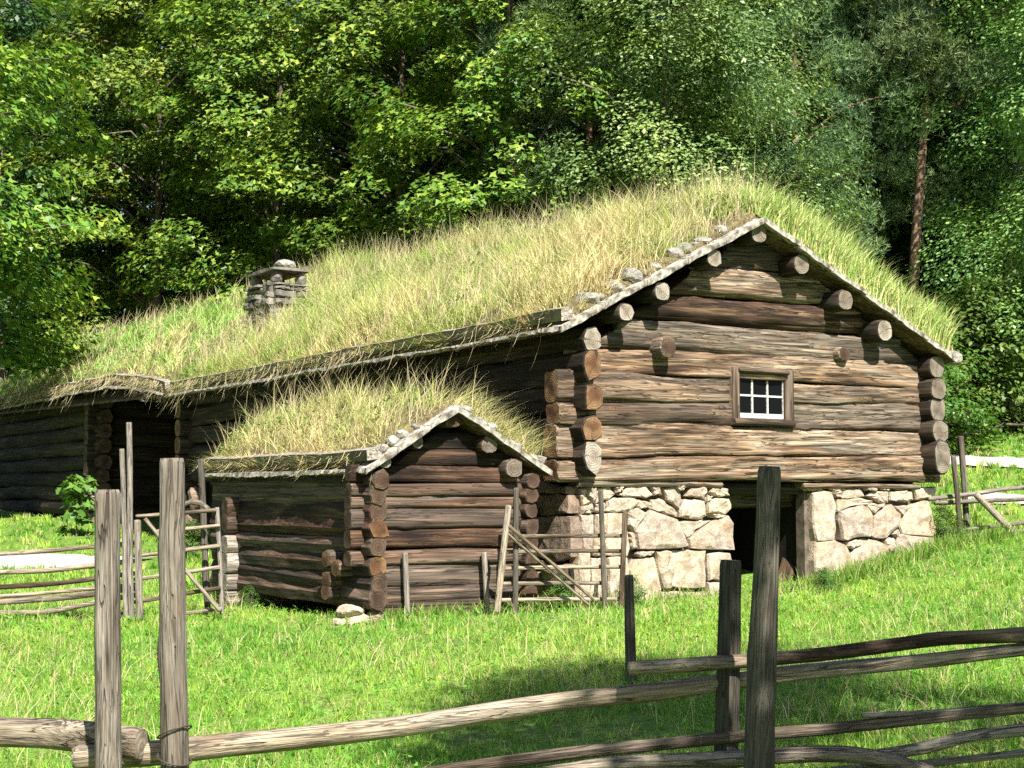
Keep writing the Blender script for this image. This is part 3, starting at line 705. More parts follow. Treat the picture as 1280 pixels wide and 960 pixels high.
# ---- stone cellar wall, stone by stone
V, Fc = box(.03, 2.12, .02, .16, .1, 1.70)
FND = wobj('cellar_wall', V, Fc, [M_JOINT], HOUSE)
FND2 = wobj('cellar_wall', *box(3.40, 5.60, .02, .16, .3, 1.70), [M_JOINT], HOUSE)
FND3 = wobj('cellar_wall', *box(.02, .16, .17, 4.5, .1, 1.70), [M_JOINT], HOUSE)
S5 = [[(285, 250), (345, 235), (400, 275), (370, 330), (330, 400), (320, 400), (285, 345)],
      [(420, 250), (600, 315), (675, 490), (600, 505), (440, 510), (345, 515), (325, 400), (375, 330)],
      [(615, 330), (690, 322), (830, 325), (670, 435)], [(832, 328), (940, 290), (970, 340), (982, 515), (800, 510), (690, 505), (680, 440), (730, 410)],
      [(460, 530), (570, 530), (580, 640), (570, 770), (510, 780), (475, 640)], [(578, 525), (795, 515), (800, 775), (640, 778), (575, 765), (585, 640)],
      [(340, 580), (455, 565), (470, 660), (500, 780), (460, 980), (340, 980), (280, 980), (285, 650)], [(810, 545), (960, 535), (975, 620), (970, 720), (820, 720), (812, 640)],
      [(500, 800), (635, 800), (635, 950), (520, 950)], [(650, 800), (795, 795), (795, 950), (650, 950)], [(810, 740), (970, 730), (975, 960), (820, 960)],
      [(140, 195), (200, 175), (320, 170), (355, 195), (300, 250), (180, 270), (135, 265)], [(350, 185), (440, 210), (435, 245), (370, 245), (340, 225)],
      [(440, 190), (500, 175), (540, 210), (615, 270), (605, 305), (440, 245)], [(515, 110), (600, 95), (630, 140), (640, 200), (620, 245), (540, 185)],
      [(660, 190), (750, 180), (785, 200), (795, 290), (740, 315), (680, 310), (620, 305), (625, 250)], [(665, 165), (690, 110), (800, 90), (805, 130), (780, 180)],
      [(830, 110), (935, 105), (948, 165), (850, 165), (825, 140)], [(800, 200), (860, 180), (955, 175), (965, 250), (930, 280), (810, 270)],
      [(260, 100), (400, 90), (435, 150), (400, 170), (260, 165), (210, 150), (240, 130)], [(185, 105), (245, 98), (235, 130), (195, 135)],
      [(80, 110), (165, 95), (195, 150), (150, 185), (75, 200)], [(10, 100), (55, 105), (70, 190), (40, 200), (5, 160)], [(430, 95), (490, 90), (500, 150), (450, 160)],
      [(570, 90), (660, 95), (640, 125), (605, 120)], [(795, 150), (840, 165), (800, 205)], [(815, 282), (930, 284), (900, 308), (850, 308)],
      [(60, 215), (130, 200), (130, 270), (70, 270)], [(145, 280), (250, 270), (272, 380), (290, 520), (270, 560), (140, 560)],
      [(60, 285), (135, 285), (130, 420), (60, 420)], [(140, 575), (270, 570), (280, 640), (270, 960), (150, 960)], [(40, 432), (130, 430), (130, 560), (50, 560)],
      [(30, 575), (130, 572), (135, 960), (20, 960)], [(285, 400), (318, 405), (340, 515), (300, 520)], [(345, 530), (445, 520), (440, 555), (345, 570)],
      [(-30, 120), (0, 110), (5, 180), (30, 205), (-20, 225)], [(-30, 235), (40, 215), (55, 270), (-30, 285)], [(-40, 290), (50, 290), (40, 520), (-20, 520)], [(-60, 535), (25, 540), (10, 960), (-60, 960)]]
S6 = [[(215, 165), (300, 150), (360, 165), (405, 270), (385, 540), (240, 550), (215, 350)], [(235, 562), (380, 552), (470, 580), (520, 660), (510, 960), (400, 960), (240, 960), (225, 700)],
      [(420, 320), (600, 260), (650, 290), (680, 340), (690, 440), (660, 520), (560, 525), (470, 550), (440, 540)],
      [(695, 350), (800, 270), (850, 265), (905, 340), (895, 430), (830, 480), (800, 530), (700, 530), (668, 510), (695, 440)],
      [(905, 390), (990, 270), (1100, 225), (1150, 235), (1215, 490), (1165, 520), (930, 490)], [(880, 520), (930, 502), (1180, 527), (1205, 600), (1200, 840), (900, 840), (880, 640)],
      [(620, 540), (720, 550), (820, 590), (830, 650), (850, 860), (640, 900), (530, 900), (525, 650)], [(490, 560), (600, 535), (610, 590), (530, 610), (495, 600)],
      [(640, 257), (790, 257), (700, 330), (670, 310)], [(400, 220), (600, 205), (690, 230), (690, 250), (580, 260), (410, 310)], [(450, 130), (590, 125), (625, 190), (540, 215), (450, 205)],
      [(370, 157), (445, 155), (445, 205), (390, 210)], [(315, 110), (440, 108), (445, 150), (360, 150)], [(170, 115), (300, 110), (300, 145), (190, 150)],
      [(735, 157), (820, 152), (820, 240), (760, 250), (710, 215), (650, 190), (680, 160)], [(630, 115), (715, 110), (725, 150), (635, 150)], [(728, 112), (820, 108), (825, 145), (770, 150)],
      [(835, 110), (995, 110), (995, 135), (840, 140)], [(825, 160), (960, 150), (1010, 165), (1010, 220), (960, 240), (830, 225)], [(1015, 130), (1190, 120), (1200, 180), (1140, 210), (1040, 220)],
      [(860, 280), (960, 265), (980, 290), (930, 355), (905, 330)], [(850, 490), (890, 450), (900, 500), (870, 515)], [(800, 548), (870, 518), (870, 610), (830, 640)]]
k = 0
for P, (ox, oy, sc), par in ((S5, (730, 590, .1874), FND), (S6, (980, 590, .15625), FND2)):
    for poly in P:
        k += 1; rg = random.Random(900 + k)
        pts = [pv(ox + x * sc, oy + y * sc, -.04) for x, y in poly]
        jamb = P is S6 and poly in (S6[0], S6[1])
        V, Fc = stone_mesh(pts, E * (.36 if jamb else .10), -E * rg.uniform(.04, .085), 900 + k)
        st = wobj('stone', V, Fc, [M_STONE], par)
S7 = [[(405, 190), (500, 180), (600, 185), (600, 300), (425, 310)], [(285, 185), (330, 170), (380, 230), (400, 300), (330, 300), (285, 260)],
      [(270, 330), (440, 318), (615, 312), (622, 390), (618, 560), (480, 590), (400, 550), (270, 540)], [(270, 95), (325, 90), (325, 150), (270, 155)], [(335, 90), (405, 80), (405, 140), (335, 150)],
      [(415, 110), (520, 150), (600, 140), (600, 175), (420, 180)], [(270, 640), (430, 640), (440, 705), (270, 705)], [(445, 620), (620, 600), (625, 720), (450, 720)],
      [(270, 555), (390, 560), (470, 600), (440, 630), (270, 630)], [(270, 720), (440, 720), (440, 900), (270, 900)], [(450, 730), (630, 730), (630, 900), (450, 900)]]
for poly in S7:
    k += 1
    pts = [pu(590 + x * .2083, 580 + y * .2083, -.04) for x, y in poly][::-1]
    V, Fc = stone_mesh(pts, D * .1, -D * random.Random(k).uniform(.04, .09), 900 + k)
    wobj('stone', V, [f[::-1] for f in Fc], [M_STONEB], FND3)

# ------------------------------------------------------------------ the wing at the far left
WING = empty('log_house', W(2.6, 20, .9))
tag(WING, 'long dark log house with turf roof receding at the far left', 'log house')
WROOF = make_roof(WING, WR, 2)
eave(WROOF, WR, 11.4, 26.9, .14, 8, amp=.05)
cz0 = 1.45
for k in range(8):
    log('log', WING, [W(-.02, 16.35 - .05 * (k % 2), 1.40 + k * .31), W(-.02, 27, 1.40 + k * .31)], .15, .165, [M_SHADELOG, E_DARK], n=12, step=.35, rough=.06, wob=.04)
    log('log', WING, [W(-.32, 16.65, 1.25 + k * .31), W(5.4, 16.65, 1.25 + k * .31)], .14, .165, [M_SHADELOG, E_DARK if k > 1 else E_GREY], n=12, step=.35, rough=.06, wob=.03)
wobj('dark_core', *box(.1, 5.4, 16.8, 26.9, 1.0, 3.6), [M_VOID], WING)  # added filler block, keeps the wing dark inside
for k in range(6):                               # far end wall of the near house seen in the gap
    z = 1.42 + k * .31
    log('log', HOUSE, [W(-.28, 11.45, z + .15), W(5.4, 11.45, z + .15)], .14, .16, [M_SHADELOG, E_ORANGE], n=12, step=.4, rough=.07)
for k, (px, py, w_, h_) in enumerate([(120, 630, 22, 22), (128, 648, 24, 18), (245, 624, 18, 26), (240, 648, 22, 24)]):
    p = pu(px, py, -.1); V, Fc = rock_mesh(p, (w_ * 27 / F * .62, .28, h_ * 27 / F * .62), 300 + k, 2)
    wobj('stone', V, Fc, [M_STONEB if k > 0 else M_STONE], WING)
# chimney
_r = ray(341, 404); _t = 8.0                        # walk along the sight line to where the chimney leaves the turf
while True:
    _q = CAM + _r * _t; _u = (_q - C0) @ D; _v = (_q - C0) @ E
    if _u > HR['eL'][0] and 0 < _v and _q[2] < float(sodz(HR if _v < 11.6 else WR, _u, _v)) + .08: break
    _t += .02
ch_u, ch_v = _u, _v
print('chimney at', ch_u, ch_v)
CS = _q[1] / 28.0
cu0, cu1, cv0, cv1 = ch_u, ch_u + .76 * CS, ch_v, ch_v + 1.25 * CS
cb = float(roofz(HR, ch_u, ch_v)); ct = on_u(341, 352, ch_u)[1]
CHM = wobj('chimney', *box(cu0 + .09, cu1 - .09, cv0 + .09, cv1 - .09, cb - .3, ct), [M_VOID], HROOF)
rg = random.Random(21)
z = cb - .15; row = 0
while z < ct - .02:
    h = rg.uniform(.07, .17); h = min(h, ct - z)
    for face in range(4):
        L = (cu1 - cu0) if face % 2 == 0 else (cv1 - cv0)
        s = -rg.uniform(0, .12)
        while s < L - .05:
            l = rg.uniform(.22, .48); a, b_ = max(0, s), min(L, s + l); s += l
            if b_ - a < .07: continue
            q = lambda t, zz: (W(cu0 + t, cv0, zz), W(cu1, cv0 + t, zz), W(cu1 - t, cv1, zz), W(cu0, cv1 - t, zz))[face]
            nrm = (-E, D, E, -D)[face]; j = lambda: rg.uniform(-.02, .02)
            V, Fc = stone_mesh([q(a + .008, z + .006 + j()), q(b_ - .008, z + .006 + j()), q(b_ - .012, z + h - .006 + j()), q(a + .012, z + h - .006 + j())], -nrm * .14, nrm * rg.uniform(.01, .12), int(z * 1000) + int(s * 500) + face, npt=10)
            wobj('stone', V, Fc, [M_CHIM], CHM)
    z += h; row += 1
for (a, b_) in ((cu0 + .02, cv0 + .02), (cu1 - .22 * CS, cv0 + .02), (cu0 + .02, cv1 - .26 * CS), (cu1 - .22 * CS, cv1 - .26 * CS)):
    p = W(a + .1 * CS, b_ + .12 * CS, ct + .10 * CS); V, Fc = rock_mesh(p, (.14 * CS, .14 * CS, .17 * CS), int(a * 100 + b_ * 10), 2); wobj('stone', V, Fc, [M_CHIM], CHM)
zc = ct + .235 * CS; nr = np.random.RandomState(4)
ring = [(a * CS, b_ * CS) for a, b_ in [(-.02, -.05), (.3, -.09), (.77, -.03), (.81, .5), (.78, 1.27), (.4, 1.31), (-.02, 1.28), (-.06, .6)]]
V = [W(cu0 + a, cv0 + b_, zc + nr.uniform(-.01, .01)) for a, b_ in ring] + [W(cu0 + a, cv0 + b_, zc + .05 + nr.uniform(-.012, .012)) for a, b_ in ring]
n = len(ring)
wobj('cap_slab', V, [tuple(range(n))[::-1], tuple(range(n, 2 * n))] + [(i, (i + 1) % n, n + (i + 1) % n, n + i) for i in range(n)], [M_CHIM], CHM)
pt = pu(343, 329, cu0 + .4); V, Fc = rock_mesh(W(cu0 + .42 * CS, cv0 + .45 * CS, zc + .05 + .11 * CS), (.24 * CS, .2 * CS, .15 * CS), 77, 2); wobj('stone', V, Fc, [M_ROCK], CHM)

# ------------------------------------------------------------------ the small shed
SHED = empty('log_shed', W(-1.75, 1.5, .45))
tag(SHED, 'small dark log shed with shaggy turf roof in front of the big house', 'shed')
SV = -.30; SU0, SU1 = -2.63, -.86
def slog(y0, y1, xa=None, xb=None, m=M_SHED, ry=.085, u0=SU0 - .22, u1=SU1 + .06, **kw):
    _, z1 = on_v(560, y0, SV - .06); _, z0 = on_v(560, y1, SV - .06)
    if xa: u0 = on_v(xa, 600, SV)[0]; u1 = on_v(xb, 600, SV)[0]
    log('log', SHED, [W(u0, SV, (z0 + z1) / 2 + random.Random(y0).uniform(-.01, .01)), W(u1, SV, (z0 + z1) / 2)], ry, (z1 - z0) / 2 * 1.05, [m, E_DARK], **dict(dict(n=16, rough=.06, wob=.018, step=.08, grooves=2, knots=3, sq=.65), **kw))
slog(543, 563, 528, 612, cut=(1.2, -1.2))
slog(562, 583, 500, 640, cut=(1.2, -1.2)); slog(583, 603, u1=SU1 + .02)
for a, b_ in ((603, 620), (620, 636), (636, 661), (661, 685), (685, 704)): slog(a, b_)
for a, b_ in ((704, 730), (730, 757)): slog(a, b_, u0=SU0 + .02, u1=SU1 + .02, ry=.05, m=M_PLANK, sq=.3)
slog(757, 778, u0=SU0 + .07, u1=SU1 - .02, ry=.045, m=M_PLANK, sq=.3)
for y0 in (600, 619, 640, 662, 684, 707, 730, 750):
    _, z = on_v(466, y0, SV - .22)
    log('log', SHED, [W(SU0, SV - .20 - random.Random(y0).uniform(0, .04), z), W(SU0, 3.55, z + .01)], .10, .104, [M_SHED, E_ORANGE if y0 in (662, 707) else E_DARK], n=7, step=.3, rough=.16, wob=.015, flat=True, sq=.7)
    log('log', SHED, [W(SU1, SV - .16 - random.Random(y0).uniform(0, .04), z), W(SU1, 3.55, z)], .085, .088, [M_SHED, E_DARK], n=8, step=.4, rough=.10)
vb = on_u(303, 700, SU0)[0]
for i, y0 in enumerate((635, 656, 681, 705, 729, 751)):
    z = on_u(300, y0, SU0 - .2)[1]; r = (12, 12, 12, 14, 12, 11)[i] * 17 / F
    log('log', SHED, [W(SU0 - .22, vb, z), W(SU1 + .1, vb, z)], .10, r, [M_SHED if i < 2 else M_PALEEND, E_DARK if i < 2 else E_PALE], n=8, step=.4, rough=.1)
for i, (px, py) in enumerate(((409, 699), (421, 711), (409, 725), (409, 741))):
    v, z = on_u(px, py, SU0 - .2)
    log('log', SHED, [W(SU0 - .22, v, z), W(SU0 + .3, v, z)], .10, .085, [M_SHED, E_ORANGE], n=8, rough=.09)
wobj('dark_core', *box(SU0 + .08, SU1 - .05, SV + .06, 3.5, .55, 1.95), [M_VOID], SHED)  # added filler block, keeps the shed dark inside
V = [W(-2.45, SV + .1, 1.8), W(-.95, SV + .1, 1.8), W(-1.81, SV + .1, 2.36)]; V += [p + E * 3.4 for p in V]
wobj('dark_core', V, [(0, 1, 2), (5, 4, 3), (0, 3, 4, 1), (1, 4, 5, 2), (2, 5, 3, 0)], [M_VOID], SHED)
SROOF = make_roof(SHED, SR, 3)
verges(SROOF, SR, 3, 3, 80, th=.04)
eave(SROOF, SR, SR['v0'] + .02, 3.7, .10, 12, amp=.012)
for (px, py, rr, en) in [(567, 525, 9.5, E_DARK), (612, 556, 11, E_GREY), (643, 585, 12, E_GREY), (522, 552, 8, E_GREY), (482, 577, 8, E_PALE)]:
    p = pv(px, py, -.50); rad = rr * 1.15 * 14 / F
    log('purlin', SROOF, [p, p + E * .7], rad, rad * .95, [M_SHED, en], rough=.08, wob=.004, n=10)
rg = random.Random(31)
for (px, py, rr) in [(492, 531, 9), (503, 536, 8), (478, 562, 8), (468, 568, 7), (519, 520, 6), (579, 511, 10), (596, 522, 7), (603, 525, 8), (612, 532, 9), (637, 548, 7), (645, 560, 7), (672, 573, 11)]:
    p = pv(px, py, -.42 + rg.uniform(-.03, .02)); u = (p - C0) @ D; v = (p - C0) @ E; s = rr * 14 / F
    p[2] = float(roofz(SR, u, v)) + .03 + s * .7
    V, Fc = rock_mesh(p, (s * 1.15, s * rg.uniform(.9, 1.2), s * .8), px + 3, 3); wobj('stone', V, Fc, [M_ROCK], SROOF)
for i, (px, py, a, b_, c_) in enumerate([(437, 764, .13, .11, .07), (440, 777, .19, .14, .09), (470, 772, .10, .12, .10)]):
    p = pv(px, py, SV - .08); V, Fc = rock_mesh(p, (a, b_, c_), 400 + i, 3); wobj('foundation_stone', V, Fc, [M_STONE if i < 2 else M_STONEB], SHED)

# ------------------------------------------------------------------ fences and gates
def pole(name, parent, pix, Y, wpx, mats=None, n=9, rough=.09, wob=.014, flat=1.0, **kw):
    """pix: photo points of the middle line; Y: depth (or one for each end); wpx: thickness in px (or both ends)"""
    Ys = Y if isinstance(Y, (tuple, list)) else (Y, Y); ws = wpx if isinstance(wpx, (tuple, list)) else (wpx, wpx)
    m = len(pix); P = []
    for i, (a, b_) in enumerate(pix):
        t = i / (m - 1); P.append(at(a, b_, Ys[0] + (Ys[1] - Ys[0]) * t))
    r0, r1 = ws[0] / 2 * Ys[0] / F, ws[1] / 2 * Ys[1] / F
    return log(name, parent, P, (r0 * flat, r1 * flat), (r0, r1), mats or [M_GREY, E_GREY], n=n, rough=rough, wob=wob, grooves=1 if n > 9 else 0, sq=.95, **kw)
FENCE = empty('rail_fence', (0, 6, 0))
tag(FENCE, 'weathered grey rail fence with tall posts across the foreground', 'fence')
def down(px, py, px2, Y):                          # a post: top pixel, direction, down into the ground
    t = at(px, py, Y); b_ = at(px2, 960, Y); s = (t[2] + .15 - tz1(t[0], t[1])) / (t[2] - b_[2])
    return [t, t + (b_ - t) * s]
def post(parent, px, py, px2, Y, wpx, mats=None, name='post', **kw):
    P = down(px, py, px2, Y); r0 = wpx[0] / 2 * Y / F; r1 = wpx[1] / 2 * Y / F
    return log(name, parent, P, (r0, r1), (r0, r1), mats or [M_GREY, E_GREY], **dict(dict(n=16, rough=.07, wob=.012, step=.05, grooves=3, sq=.9), **kw))
post(FENCE, 136, 612, 134, 5.95, (30, 33), knots=14)
p2 = post(FENCE, 213, 573, 218, 5.95, (31, 36), knots=8, rough=.03)
post(FENCE, 962, 583, 949, 5.9, (28, 42), [M_DARKPOST, E_GREY], knots=10)
post(FENCE, 912, 700, 906, 6.35, (27, 32), [M_DARKPOST, E_GREY], knots=6)
post(FENCE, 1590, 640, 1585, 6.0, (29, 34), [M_DARKPOST, E_GREY], knots=6); post(FENCE, -300, 640, -302, 6.3, (30, 34), knots=6)
RM = [M_RAIL, E_PALE]
pole('rail', FENCE, [(-360, 904), (-60, 916), (60, 919), (120, 925), (176, 932)], (6.75, 6.16), (31, 41), [M_RAIL, E_PALE], n=14, step=.08, knots=6)
pole('rail', FENCE, [(92, 948), (200, 940), (330, 926), (480, 909), (620, 889), (740, 874), (860, 862), (935, 849), (1050, 836), (1180, 822), (1330, 806), (1660, 784)], (6.2, 6.5), (32, 12), RM, n=12, step=.07, knots=16)
pole('rail', FENCE, [(786, 834), (860, 830), (935, 826), (1030, 819), (1100, 809), (1180, 798), (1330, 792), (1660, 770)], (6.2, 6.5), (17, 19), RM, n=12, step=.07, knots=12)
pole('rail', FENCE, [(430, 985), (580, 957), (700, 940), (850, 930), (935, 922), (1040, 912), (1160, 896), (1330, 878), (1660, 856)], (6.2, 6.4), (17, 13), [M_RAIL, E_GREY], n=10, step=.07, knots=14)
pole('rail', FENCE, [(1078, 894), (1180, 890), (1330, 876), (1660, 854)], (6.3, 6.4), (7, 6), [M_GREY, E_GREY], n=8, step=.07, knots=4)
pole('rail', FENCE, [(640, 975), (760, 957), (935, 946), (1000, 941), (1060, 940), (1110, 948), (1170, 968)], (6.15, 6.3), (17, 20), RM, n=10, step=.07, knots=8)
pole('rail', FENCE, [(1095, 943), (1150, 935), (1210, 919), (1330, 906), (1660, 884)], (6.3, 6.45), (15, 18), RM, n=10, step=.07, knots=5)
pole('rail', FENCE, [(1040, 962), (1140, 955), (1330, 936), (1660, 914)], (6.4, 6.5), (10, 10), [M_GREY, E_GREY], n=8, step=.07)
def wire(parent, c, r, tilt, seed):
    n, m = 20, 5; V = []; rg = random.Random(seed)
    for i in range(n):
        a = 2 * math.pi * i / n
        for j in range(m):
            b_ = 2 * math.pi * j / m; q = r + .004 * math.cos(b_)
            V.append((c[0] + q * math.cos(a), c[1] + q * math.sin(a), c[2] + tilt * math.cos(a + .6) + .004 * math.sin(b_)))
    wobj('wire_tie', V, [(i * m + j, ((i + 1) % n) * m + j, ((i + 1) % n) * m + (j + 1) % m, i * m + (j + 1) % m) for i in range(n) for j in range(m)], [M_WIRE], parent)
c = at(218, 915, 5.95); wire(FENCE, c, .068, .03, 1); c = at(218, 948, 5.95); wire(FENCE, c, .068, -.02, 2)
c = at(138, 833, 5.95); 

lone = post(None, 786, 719, 792, 10.3, (12, 15), [M_DARKPOST, E_GREY], name='post', knots=3)
tag(lone, 'short thin dark post standing in the grass before the stone wall', 'post')

LF = empty('rail_fence', at(80, 770, 14)); tag(LF, 'thin grey rail fence at the left edge before the gravel path', 'fence')
for pts, w_ in (([(-330, 697), (-50, 695), (60, 688), (110, 684), (168, 678)], 6), ([(-330, 718), (-50, 716), (70, 714), (168, 701)], 6), ([(-330, 739), (-50, 737), (80, 729), (168, 717)], 6.5),
                ([(-330, 758), (-50, 756), (80, 746), (170, 734)], 8), ([(-330, 752), (-50, 750), (70, 740), (170, 731)], 5), ([(-330, 769), (-50, 767), (60, 765), (150, 746), (170, 742)], 6.5), ([(-330, 782), (-50, 780), (70, 781), (168, 765)], 6)):
    pole('rail', LF, pts, 14.15, w_, RM, n=8, step=.12, knots=4)
for (a, b_, c_, w_) in ((161.5, 528, 168, 7.5), (153, 561, 161, 6.5), (172, 650, 176, 9)):
    P = [at(a, b_, 14.0), at(a + (c_ - a) * .55, 775, 14.0)]; r = w_ / 2 * 14 / F
    log('post', LF, P, r, r, [M_GREY, E_GREY], n=8, rough=.05, step=.15, knots=3)
P = [at(-300, 610, 14.0), at(-298, 785, 14.0)]; log('post', LF, P, .03, .03, [M_GREY, E_GREY], n=8, rough=.05, step=.15)
LG = empty('field_gate', at(220, 768, 14.2)); tag(LG, 'grey pole gate with a diagonal brace left of the shed', 'gate')
for pts in ([(170, 646), (215, 643), (270, 638)], [(195, 664), (275, 656)], [(168, 696), (275, 683)], [(168, 724), (275, 709)], [(168, 752), (276, 734)], [(200, 770), (277, 762)]):
    pole('rail', LG, pts, 14.25, 5, RM, n=8, step=.12, knots=2)
pole('brace', LG, [(180, 649), (225, 705), (275, 764)], 14.18, 5, RM, n=8)
pole('stile', LG, [(272, 634), (278, 768)], 14.3, 6, n=8, knots=2)
pole('post', LG, [(250, 574), (259, 768)], 14.6, 8, [M_DARKPOST, E_GREY], n=8, knots=2)
pole('top_stick', LG, [(226, 634), (238, 628), (249, 629), (262, 639)], 14.35, 7, n=8, step=.08)

RG = empty('field_gate', pv(700, 755, -.75)); tag(RG, 'pale pole gate with crossed braces between shed and stone wall', 'gate')
def vp(parent, name, pix, w_, v=-.75, mats=None, **kw):
    P = [pv(a, b_, v) for a, b_ in pix]; r = w_ / 2 * 14.8 / F
    return log(name, parent, P, r, r, mats or [M_GREY, E_GREY], **dict(dict(n=8, rough=.05, wob=.005), **kw))
for y, xa, xb in ((670, 646, 778), (689, 632, 777), (709, 630, 777), (729, 628, 756), (749, 626, 776)): vp(RG, 'rail', [(xa, y + 1), ((xa + xb) / 2, y), (xb, y)], 5, mats=RM)
vp(RG, 'post', [(645, 610), (644, 768)], 6.5, v=-.82, mats=[M_DARKPOST, E_GREY]); vp(RG, 'post', [(751, 612), (756, 764)], 6.5, v=-.82, mats=[M_DARKPOST, E_GREY])
vp(RG, 'stile', [(636, 632), (621, 766)], 7.5, v=-.9, mats=RM); vp(RG, 'stile', [(781, 639), (776, 766)], 6.5, v=-.82, mats=RM)
vp(RG, 'brace', [(628, 661), (736, 756)], 4.2, v=-.88, mats=RM); vp(RG, 'brace', [(636, 657), (745, 752)], 4.2, v=-.93, mats=RM)
for (a, b_, c_, d_, lab) in ((605, 690, 610, 768, 'short grey stake leaning on the shed wall near the gate'), (506, 691, 509, 772, 'short grey stake standing before the middle of the shed wall')):
    s = vp(None, 'stake', [(a, b_), (c_, d_)], 7, v=-.44); tag(s, lab, 'stake')

RF = empty('rail_fence', at(1205, 676, 18.3)); tag(RF, 'grey rail fence meeting the right corner of the stone wall', 'fence')
for pts in ([(1160, 625), (1220, 618), (1255, 611), (1330, 606), (1500, 592)], [(1168, 629), (1330, 622), (1500, 608)], [(1165, 668), (1330, 645), (1500, 631)], [(1165, 674), (1330, 658), (1500, 644)], [(1165, 683), (1330, 673), (1500, 659)]):
    pole('rail', RF, pts, 18.9, 5.5, [M_GREY, E_GREY], n=8, step=.15, knots=2)
pole('post', RF, [(1192, 570), (1202, 685)], 18.75, 6.5, n=8, knots=2); pole('post', RF, [(1200, 545), (1211, 685)], 19.05, 8, n=8, knots=2)
pole('brace', RF, [(1220, 617), (1282, 680)], 18.7, 8, RM, n=8)

pole('post', RF, [(1470, 540), (1472, 665)], 18.8, 8, n=8)

# ------------------------------------------------------------------ grass
def blades(P, H, lean, wid, col, rs, bend=.35):
    """P (n,3) roots, H heights, lean (n,2) horizontal tip offset; returns verts, polys, colours"""
    n = len(P); a = rs.uniform(0, 2 * np.pi, n); wd = np.stack([np.cos(a), np.sin(a), np.zeros(n)], 1) * wid[:, None]
    L3 = np.concatenate([lean, np.zeros((n, 1))], 1)
    hz = np.array([0, 0, 1.])
    dr = .28 * np.clip(np.linalg.norm(lean, axis=1) / (np.abs(H) + .02), 0, 1.6)
    pt = lambda q: P + hz * (H * q * (1 - dr * q))[:, None] + L3 * q ** 1.7
    m1, m2, tip = pt(.42), pt(.78), pt(1.0)
    V = np.stack([P - wd, P + wd, m1 + wd * .85, m1 - wd * .85, m2 + wd * .5, m2 - wd * .5, tip], 1).reshape(-1, 3)
    i = np.arange(n)[:, None] * 7
    return V, [i + np.array([[0, 1, 2, 3]]), i + np.array([[3, 2, 4, 5]]), i + np.array([[5, 4, 6]])], np.repeat(col, 7, 0)
def join(parts):
    Vs, Ps, Cs = [], {3: [], 4: []}, []; k = 0
    for V, polys, c in parts:
        for p in polys: Ps[p.shape[1]].append(p + k)
        Vs.append(V); Cs.append(c); k += len(V)
    return np.concatenate(Vs), [np.concatenate(v) for v in Ps.values() if v], np.concatenate(Cs)
def vnoise(x, y, s=0):
    return .5 + .25 * (np.sin(x * 1.3 + 1.7 * np.sin(y * .9 + s)) + np.sin(y * 1.6 - 1.3 * np.sin(x * 1.1 + 2 * s)))
def mixcol(a, b_, t): return np.array(a)[None] * (1 - t[:, None]) + np.array(b_)[None] * t[:, None]
rs = np.random.RandomState(5)
def meadow_points(n, y0, y1, wide=.40, pw=1.0):
    t = rs.uniform(0, 1, n) ** pw; Y = y0 + (y1 - y0) * t; X = rs.uniform(-1, 1, n) * (wide * Y + .5)
    u = (X - C0[0]) * D[0] + (Y - C0[1]) * D[1]; v = (X - C0[0]) * E[0] + (Y - C0[1]) * E[1]
    bad = (u > .02) & (u < 5.55) & (v > 0) & (v < 27) & ~((u > 2.2) & (u < 3.3) & (v < .5)) | ((u > SU0 - .03) & (u < SU1) & (v > SV - .03) & (v < 3.4)) | near_path(X, Y)
    bad |= ((X - .15) ** 2 / .8 + (Y - 9.0) ** 2 / .35 < 1) & (rs.uniform(0, 1, len(X)) < .65)
    bad |= (u > -.1) & (v > 0) & (Y > 19.5) & (u < 6)
    X, Y = X[~bad], Y[~bad]; return X, Y
parts = []
for (n, y0, y1, pw, hs, wd) in ((105000, 7.6, 13, 1.0, .88, .0028), (95000, 12, 20, 1.0, .95, .0039), (46000, 19, 34, 1.0, 1.25, .010)):
    tX, tY = meadow_points(n // 11, y0, y1, pw=pw); k = rs.randint(0, len(tX), n); sp = .028 * hs
    X = tX[k] + rs.normal(0, sp, n); Y = tY[k] + rs.normal(0, sp, n); Z = tz(X, Y); m = n
    nz = vnoise(X * .8, Y * .8); nz2 = vnoise(X * 2.3, Y * 2.1, 3); nt_ = len(tX)
    tH = rs.uniform(.55, 1.35, nt_)[k]; tC = rs.normal(0, .28, nt_)[k]; tL = rs.normal(0, .035, (nt_, 2))[k]; tD = rs.uniform(0, 1, nt_)[k]
    H = (.04 + .07 * rs.beta(2, 3, m) + .08 * nz2 * rs.uniform(0, 1, m)) * hs * tH
    c = mixcol((.11, .32, .032), (.36, .50, .08), np.clip(.15 + nz * .6 + tC + rs.uniform(-.15, .3, m), 0, 1))
    dry = (rs.uniform(0, 1, m) < .04) | ((tD < .10 + .35 * np.clip(nz2 - .5, 0, 1)) & (rs.uniform(0, 1, m) < .6)); c[dry] = mixcol((.62, .54, .28), (.46, .44, .16), rs.uniform(0, 1, dry.sum()))
    lean = rs.normal(0, .045, (m, 2)) + tL; lean *= (H / .15)[:, None]
    parts.append(blades(np.stack([X, Y, Z - .01], 1), H, lean, wd * rs.uniform(.6, 1.6, m), c, rs))
# broad low clover-like leaves
X, Y = meadow_points(16000, 7.6, 19); Z = tz(X, Y); m = len(X)
c = mixcol((.09, .30, .032), (.24, .43, .06), rs.uniform(0, 1, m)); H = rs.uniform(.03, .12, m)
parts.append(blades(np.stack([X, Y, Z + H * .8], 1), H * .25, rs.normal(0, .035, (m, 2)), rs.uniform(.005, .013, m), c, rs))
